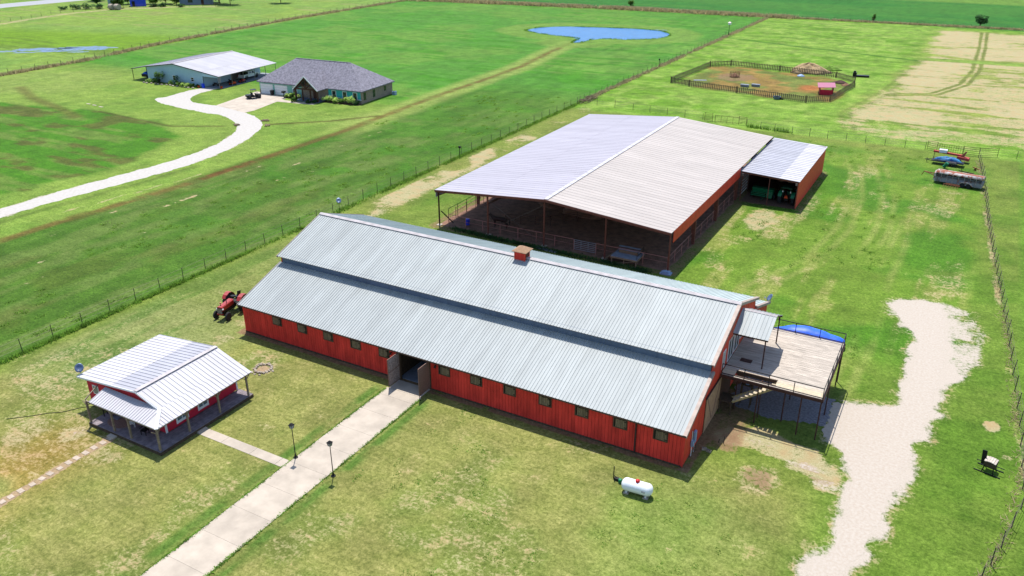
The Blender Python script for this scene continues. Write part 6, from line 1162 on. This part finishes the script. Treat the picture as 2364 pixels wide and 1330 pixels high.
for i,(x,y,rz) in enumerate(((-112.6,69.6,.5),(-109.2,66.6,-.9),(-115.0,64.0,-.6))):
    cv=thing('culvert',('log-edged culvert end beyond the drive bend, nearest the house','log-edged culvert end right of the drive bend, at the ditch','log-edged culvert end left of the drive bend')[i],'culvert',(x,y,0),rz,'culvert ends at the drive bend')
    for k in range(4): MB().cyl((-.9+k*.1,-.4+k*.25,.12),(.9-k*.15,-.35+k*.3,.14),.12,.1,7).build('log','weathered_wood',cv)

# ------------------------------------------------------------ distant farmstead, trees
sl_=thing('grain_bin','pale blue upright tank at the distant farmstead','tank',(-322,192.5,0)); MB().lathe([(2.1,0),(2.1,6.5),(1.2,7.6),(.1,8)],n=18).build('shell','blue_pale',sl_,True); bx('ladder',sl_,2.12,2.3,-.3,.3,0,6.4,'blue_plastic')
for i,(x,y) in enumerate(((-313.6,185.3),(-311.2,186.3))): o=tag(MB().lathe([(.02,-1.1),(1.15,-1.1),(1.2,0),(1.15,1.1),(.02,1.1)],c=(0,0,1.15),n=16,axis='x').build('hay_bale','stone'),('pale round bale at the distant farmstead, left one','pale round bale at the distant farmstead, right one')[i],'hay bale','bales at the farmstead'); o.location=(x,y,0)
b1=thing('garden_shed','small blue shed with white roof at the distant farmstead','shed',(-316,200.5,0),R(50)); MB().box(-3.2,3.2,-2.2,2.2,0,3.0).build('wall','blue_plastic',b1); MB().add([(-3.5,-2.5,3.0),(3.5,-2.5,3.0),(3.5,2.5,3.5),(-3.5,2.5,3.5),(-3.5,-2.5,2.9),(3.5,-2.5,2.9),(3.5,2.5,3.4),(-3.5,2.5,3.4)],[(0,1,2,3),(7,6,5,4),(0,4,5,1),(1,5,6,2),(2,6,7,3),(3,7,4,0)]).build('roof','roof_white',b1); bx('door',b1,-2.4,-1.2,-2.26,-2.21,0,2.2,'black_metal')
b2=thing('farm_house','blue-grey farmhouse with pale roof among the distant trees','house',(-300,219,0),R(45)); MB().box(-7,7,-4,4,0,3.4).build('wall','galv_dark',b2); MB().prism([(-4.5,3.4),(4.5,3.4),(0,5.6)],lambda p,t:(t,p[0],p[1]),-7.5,7.5).build('roof','roof_arena_l',b2); bx('window',b2,-3.5,-1.5,-4.06,-4.01,1.0,2.4,'glass_dark'); bx('door',b2,2,3.2,-4.06,-4.01,0,2.2,'dark_rust'); MB().add([(3,-6.5,2.6),(8,-6.5,2.6),(8,-3.9,3.3),(3,-3.9,3.3),(3,-6.5,2.5),(8,-6.5,2.5),(8,-3.9,3.2),(3,-3.9,3.2)],[(0,1,2,3),(7,6,5,4),(0,4,5,1),(1,5,6,2),(2,6,7,3),(3,7,4,0)]).build('porch_roof','roof_white',b2)
for i,(x,y,h,r,lf,lab) in enumerate(((-284,223.5,9,6.5,'leaf_dark','broad dark tree right of the distant farmhouse'),(-291,224,8,5,'leaf_dark','dark tree beside the distant farmhouse roof'),(-316,190.5,6,3,'leaf','slender tree just right of the pale upright tank'),(-333,192.6,7,3,'leaf_dark','thin tree by the country road left of the tank'),(-309,204,5,3.4,'leaf','round tree between the blue shed and farmhouse'),(-326,203,6.5,4.5,'leaf_dark','dark tree behind the pale upright tank'),(-340,212,8,6,'leaf_dark','dark tree behind the road verge at far left'),(-305,212,5,3.4,'leaf_dark','bushy tree left of the distant farmhouse'),(-269.5,240,9,6.5,'leaf_dark','lone tree cut by the top edge in the west field'),(-320,206,7,5.5,'leaf_dark','dark leafy tree behind the small blue shed'),(-312,212,7,5.5,'leaf_dark','wide tree behind the distant sheds, middle of the row'),(-296,228,9,6,'leaf_dark','tall tree behind the distant farmhouse'),(-350,205,7,5,'leaf','pale tree at the far left beyond the road verge'))):
    tree('broadleaf_tree',lab,(x,y,0),h,r,300+i,lf,1500,.42,'trees of the distant farmstead' if i!=8 else None,low=.12)
for i,(x,y,r,h) in enumerate(((-328,178.5,2.6,2.2),(-324.5,181.5,2.8,2.4),(-321,185,2.4,2.0),(-331,175,2.2,1.9),(-304,203.5,2.2,1.6),(-307,201.5,2.0,1.5),(-297,207,2.5,1.3))): shrub('%s grey-green bush in the scrub before the distant farmstead'%ORD[i],(x,y,0),h,r,330+i,'leaf_dark',320,.34,'scrub bushes of the distant farmstead')
tree('field_tree','rounded lone tree on the far fence at the top right',(11,304.2,0),4.6,3.2,351,'leaf_dark',1500,.3,low=.08,trunk=.4)
tree('field_tree','small bushy tree on the boundary behind the pond',(-122.9,297.5,0),3.6,1.7,352,'leaf',600,.26,low=.1)
tree('field_tree','tiny upright shrub on the far pasture fence',(-24.8,299.5,0),3.4,1.0,353,'leaf',400,.22,low=.05)
# ------------------------------------------------------------ grass tufts and weeds (uncountable)
def blades(name,P,h,wd,m,seed,lean=.35):
    rnd=np.random.RandomState(seed); n_=len(P); P=np.asarray(P,float); a=rnd.uniform(0,6.28,n_); hh=h*rnd.uniform(.45,1.2,n_); w_=wd*rnd.uniform(.6,1.3,n_); dx=np.stack([np.cos(a),np.sin(a),np.zeros(n_)],1)*w_[:,None]; tip=np.stack([rnd.normal(0,lean,n_)*hh,rnd.normal(0,lean,n_)*hh,hh],1)
    V_=np.empty((n_*3,3)); V_[0::3]=P-dx; V_[1::3]=P+dx; V_[2::3]=P+tip
    me_=bpy.data.meshes.new(name); me_.vertices.add(n_*3); me_.vertices.foreach_set('co',V_.astype(np.float32).ravel()); me_.loops.add(n_*3); me_.loops.foreach_set('vertex_index',np.arange(n_*3,dtype=np.int32)); me_.polygons.add(n_); me_.polygons.foreach_set('loop_start',np.arange(0,n_*3,3,dtype=np.int32)); me_.update(calc_edges=True); me_.materials.append(MATS[m])
    o=inst(name,me_); o['kind']='stuff'; return o
rs_=np.random.RandomState(5)
def along(pts,n_,wd,clump=2.5):
    seg=[np.hypot(b[0]-a[0],b[1]-a[1]) for a,b in zip(pts[:-1],pts[1:])]; cum=np.concatenate([[0],np.cumsum(seg)]); s=rs_.uniform(0,cum[-1],n_*3); keep=vn(s/clump,s*0+3.3,int(cum[-1]))>.36+.25*rs_.uniform(-1,1,n_*3); s=s[keep][:n_]
    i=np.clip(np.searchsorted(cum,s)-1,0,len(seg)-1); p=np.array(pts); t=((s-cum[i])/np.array(seg)[i])[:,None]; q=p[i]*(1-t)+p[i+1]*t; q=q+rs_.normal(0,wd,(len(s),2)); return np.concatenate([q,np.zeros((len(s),1))],1)
blades('fence_weeds',along([(-63.4,-32),(-63.1,22)],5000,.18,5),.38,.07,'weed',1)
blades('fence_weeds',along([(-63.1,20),(-63.0,118)],5000,.3),.38,.08,'weed',2)
blades('fence_weeds',along([(-63.1,118),(-63.0,294)],7000,.4),.55,.14,'weed_dry',3)
blades('fence_weeds',along([(-208.5,66),(-209.8,98),(-216,125),(-220,156),(-224,200),(-226,277)],12000,.5),.8,.16,'weed_dry',4)
blades('fence_weeds',along([(-226,278.5),(-175.4,286.1),(-122,292.6),(-63.3,295.8),(-55,296)],24000,1.3,6),1.3,.25,'weed_dry',5)
blades('fence_weeds',along([(-60,296),(2.4,299.8),(60,303)],7000,.6),.7,.2,'weed_dry',6)
blades('fence_weeds',along([(17.2,109),(18.5,92.9),(20.3,62.9),(22.4,35.2),(23.4,12),(22.2,2.1),(20.4,-4)],2600,.25),.22,.04,'weed_dry',7,1.2)
blades('arena_front_grass',along([(-45,36),(-38,35.4),(-28,35.3),(-16,35.0)],3500,.35,2.2),.3,.06,'leaf_dark',10)
blades('pond_reeds',along(PONDP+[PONDP[0]],2500,.3,2),.4,.08,'weed',11)
# short lawn blades near the camera give the turf its grain
def lawn(n_,x0,x1,y0,y1,seed,m,h=.11,wd=.035,thr=.45):
    r_=np.random.RandomState(seed); x=r_.uniform(x0,x1,n_); y=r_.uniform(y0,y1,n_); k=fbm(x,y,3.2,seed,3)+r_.uniform(-.14,.14,n_)>thr
    k&=~((x>-47.9)&(x<.3)&(y>-.6)&(y<26.6)); k&=~((x>-28)&(x<-23.8)&(y<0)); k&=~((x>-46.6)&(x<-37.3)&(y>-19.2)&(y<-8.8)); k&=~((x>-49)&(x<-39)&(y>-17)&(y<-8.9)); k&=~((x>-38)&(x<-27.8)&(y>-15.6)&(y<-14.4)); k&=~inside(x,y,RG)
    return blades('lawn_grass',np.stack([x[k],y[k],np.zeros(k.sum())],1),h,wd,m,seed,1.7)
blades('tall_weeds',along([(-24,113.0),(-19,112.6),(-15.5,112.4)],320,.3,1.2),.9,.08,'weed',13)
for x_ in (-27.82,-23.93): blades('walk_edge_grass',along([(x_,-32),(x_,-2)],2600,.05,1.4),.1,.05,'weed',int(-x_*7),1.2)
def tufts(name,n_c,x0,x1,y0,y1,seed,m,h=.22,wd=.06,k=26,sp=.22):
    r_=np.random.RandomState(seed); c=np.stack([r_.uniform(x0,x1,n_c*4),r_.uniform(y0,y1,n_c*4)],1); c=c[fbm(c[:,0],c[:,1],9,seed,2)>.52][:n_c]; P=np.repeat(c,k,0)+r_.normal(0,sp,(len(c)*k,2))*np.array([1,1.6]); blades(name,np.concatenate([P,np.zeros((len(P),1))],1),h,wd,m,seed,1.0)
tufts('pasture_tufts',220,-92,-65,-12,120,61,'weed'); tufts('pasture_tufts',150,-12,9,24,108,62,'weed',.16,.05); tufts('lawn_tufts',70,-22.5,8,-30,-1,64,'weed',.1,.04,20,.16)
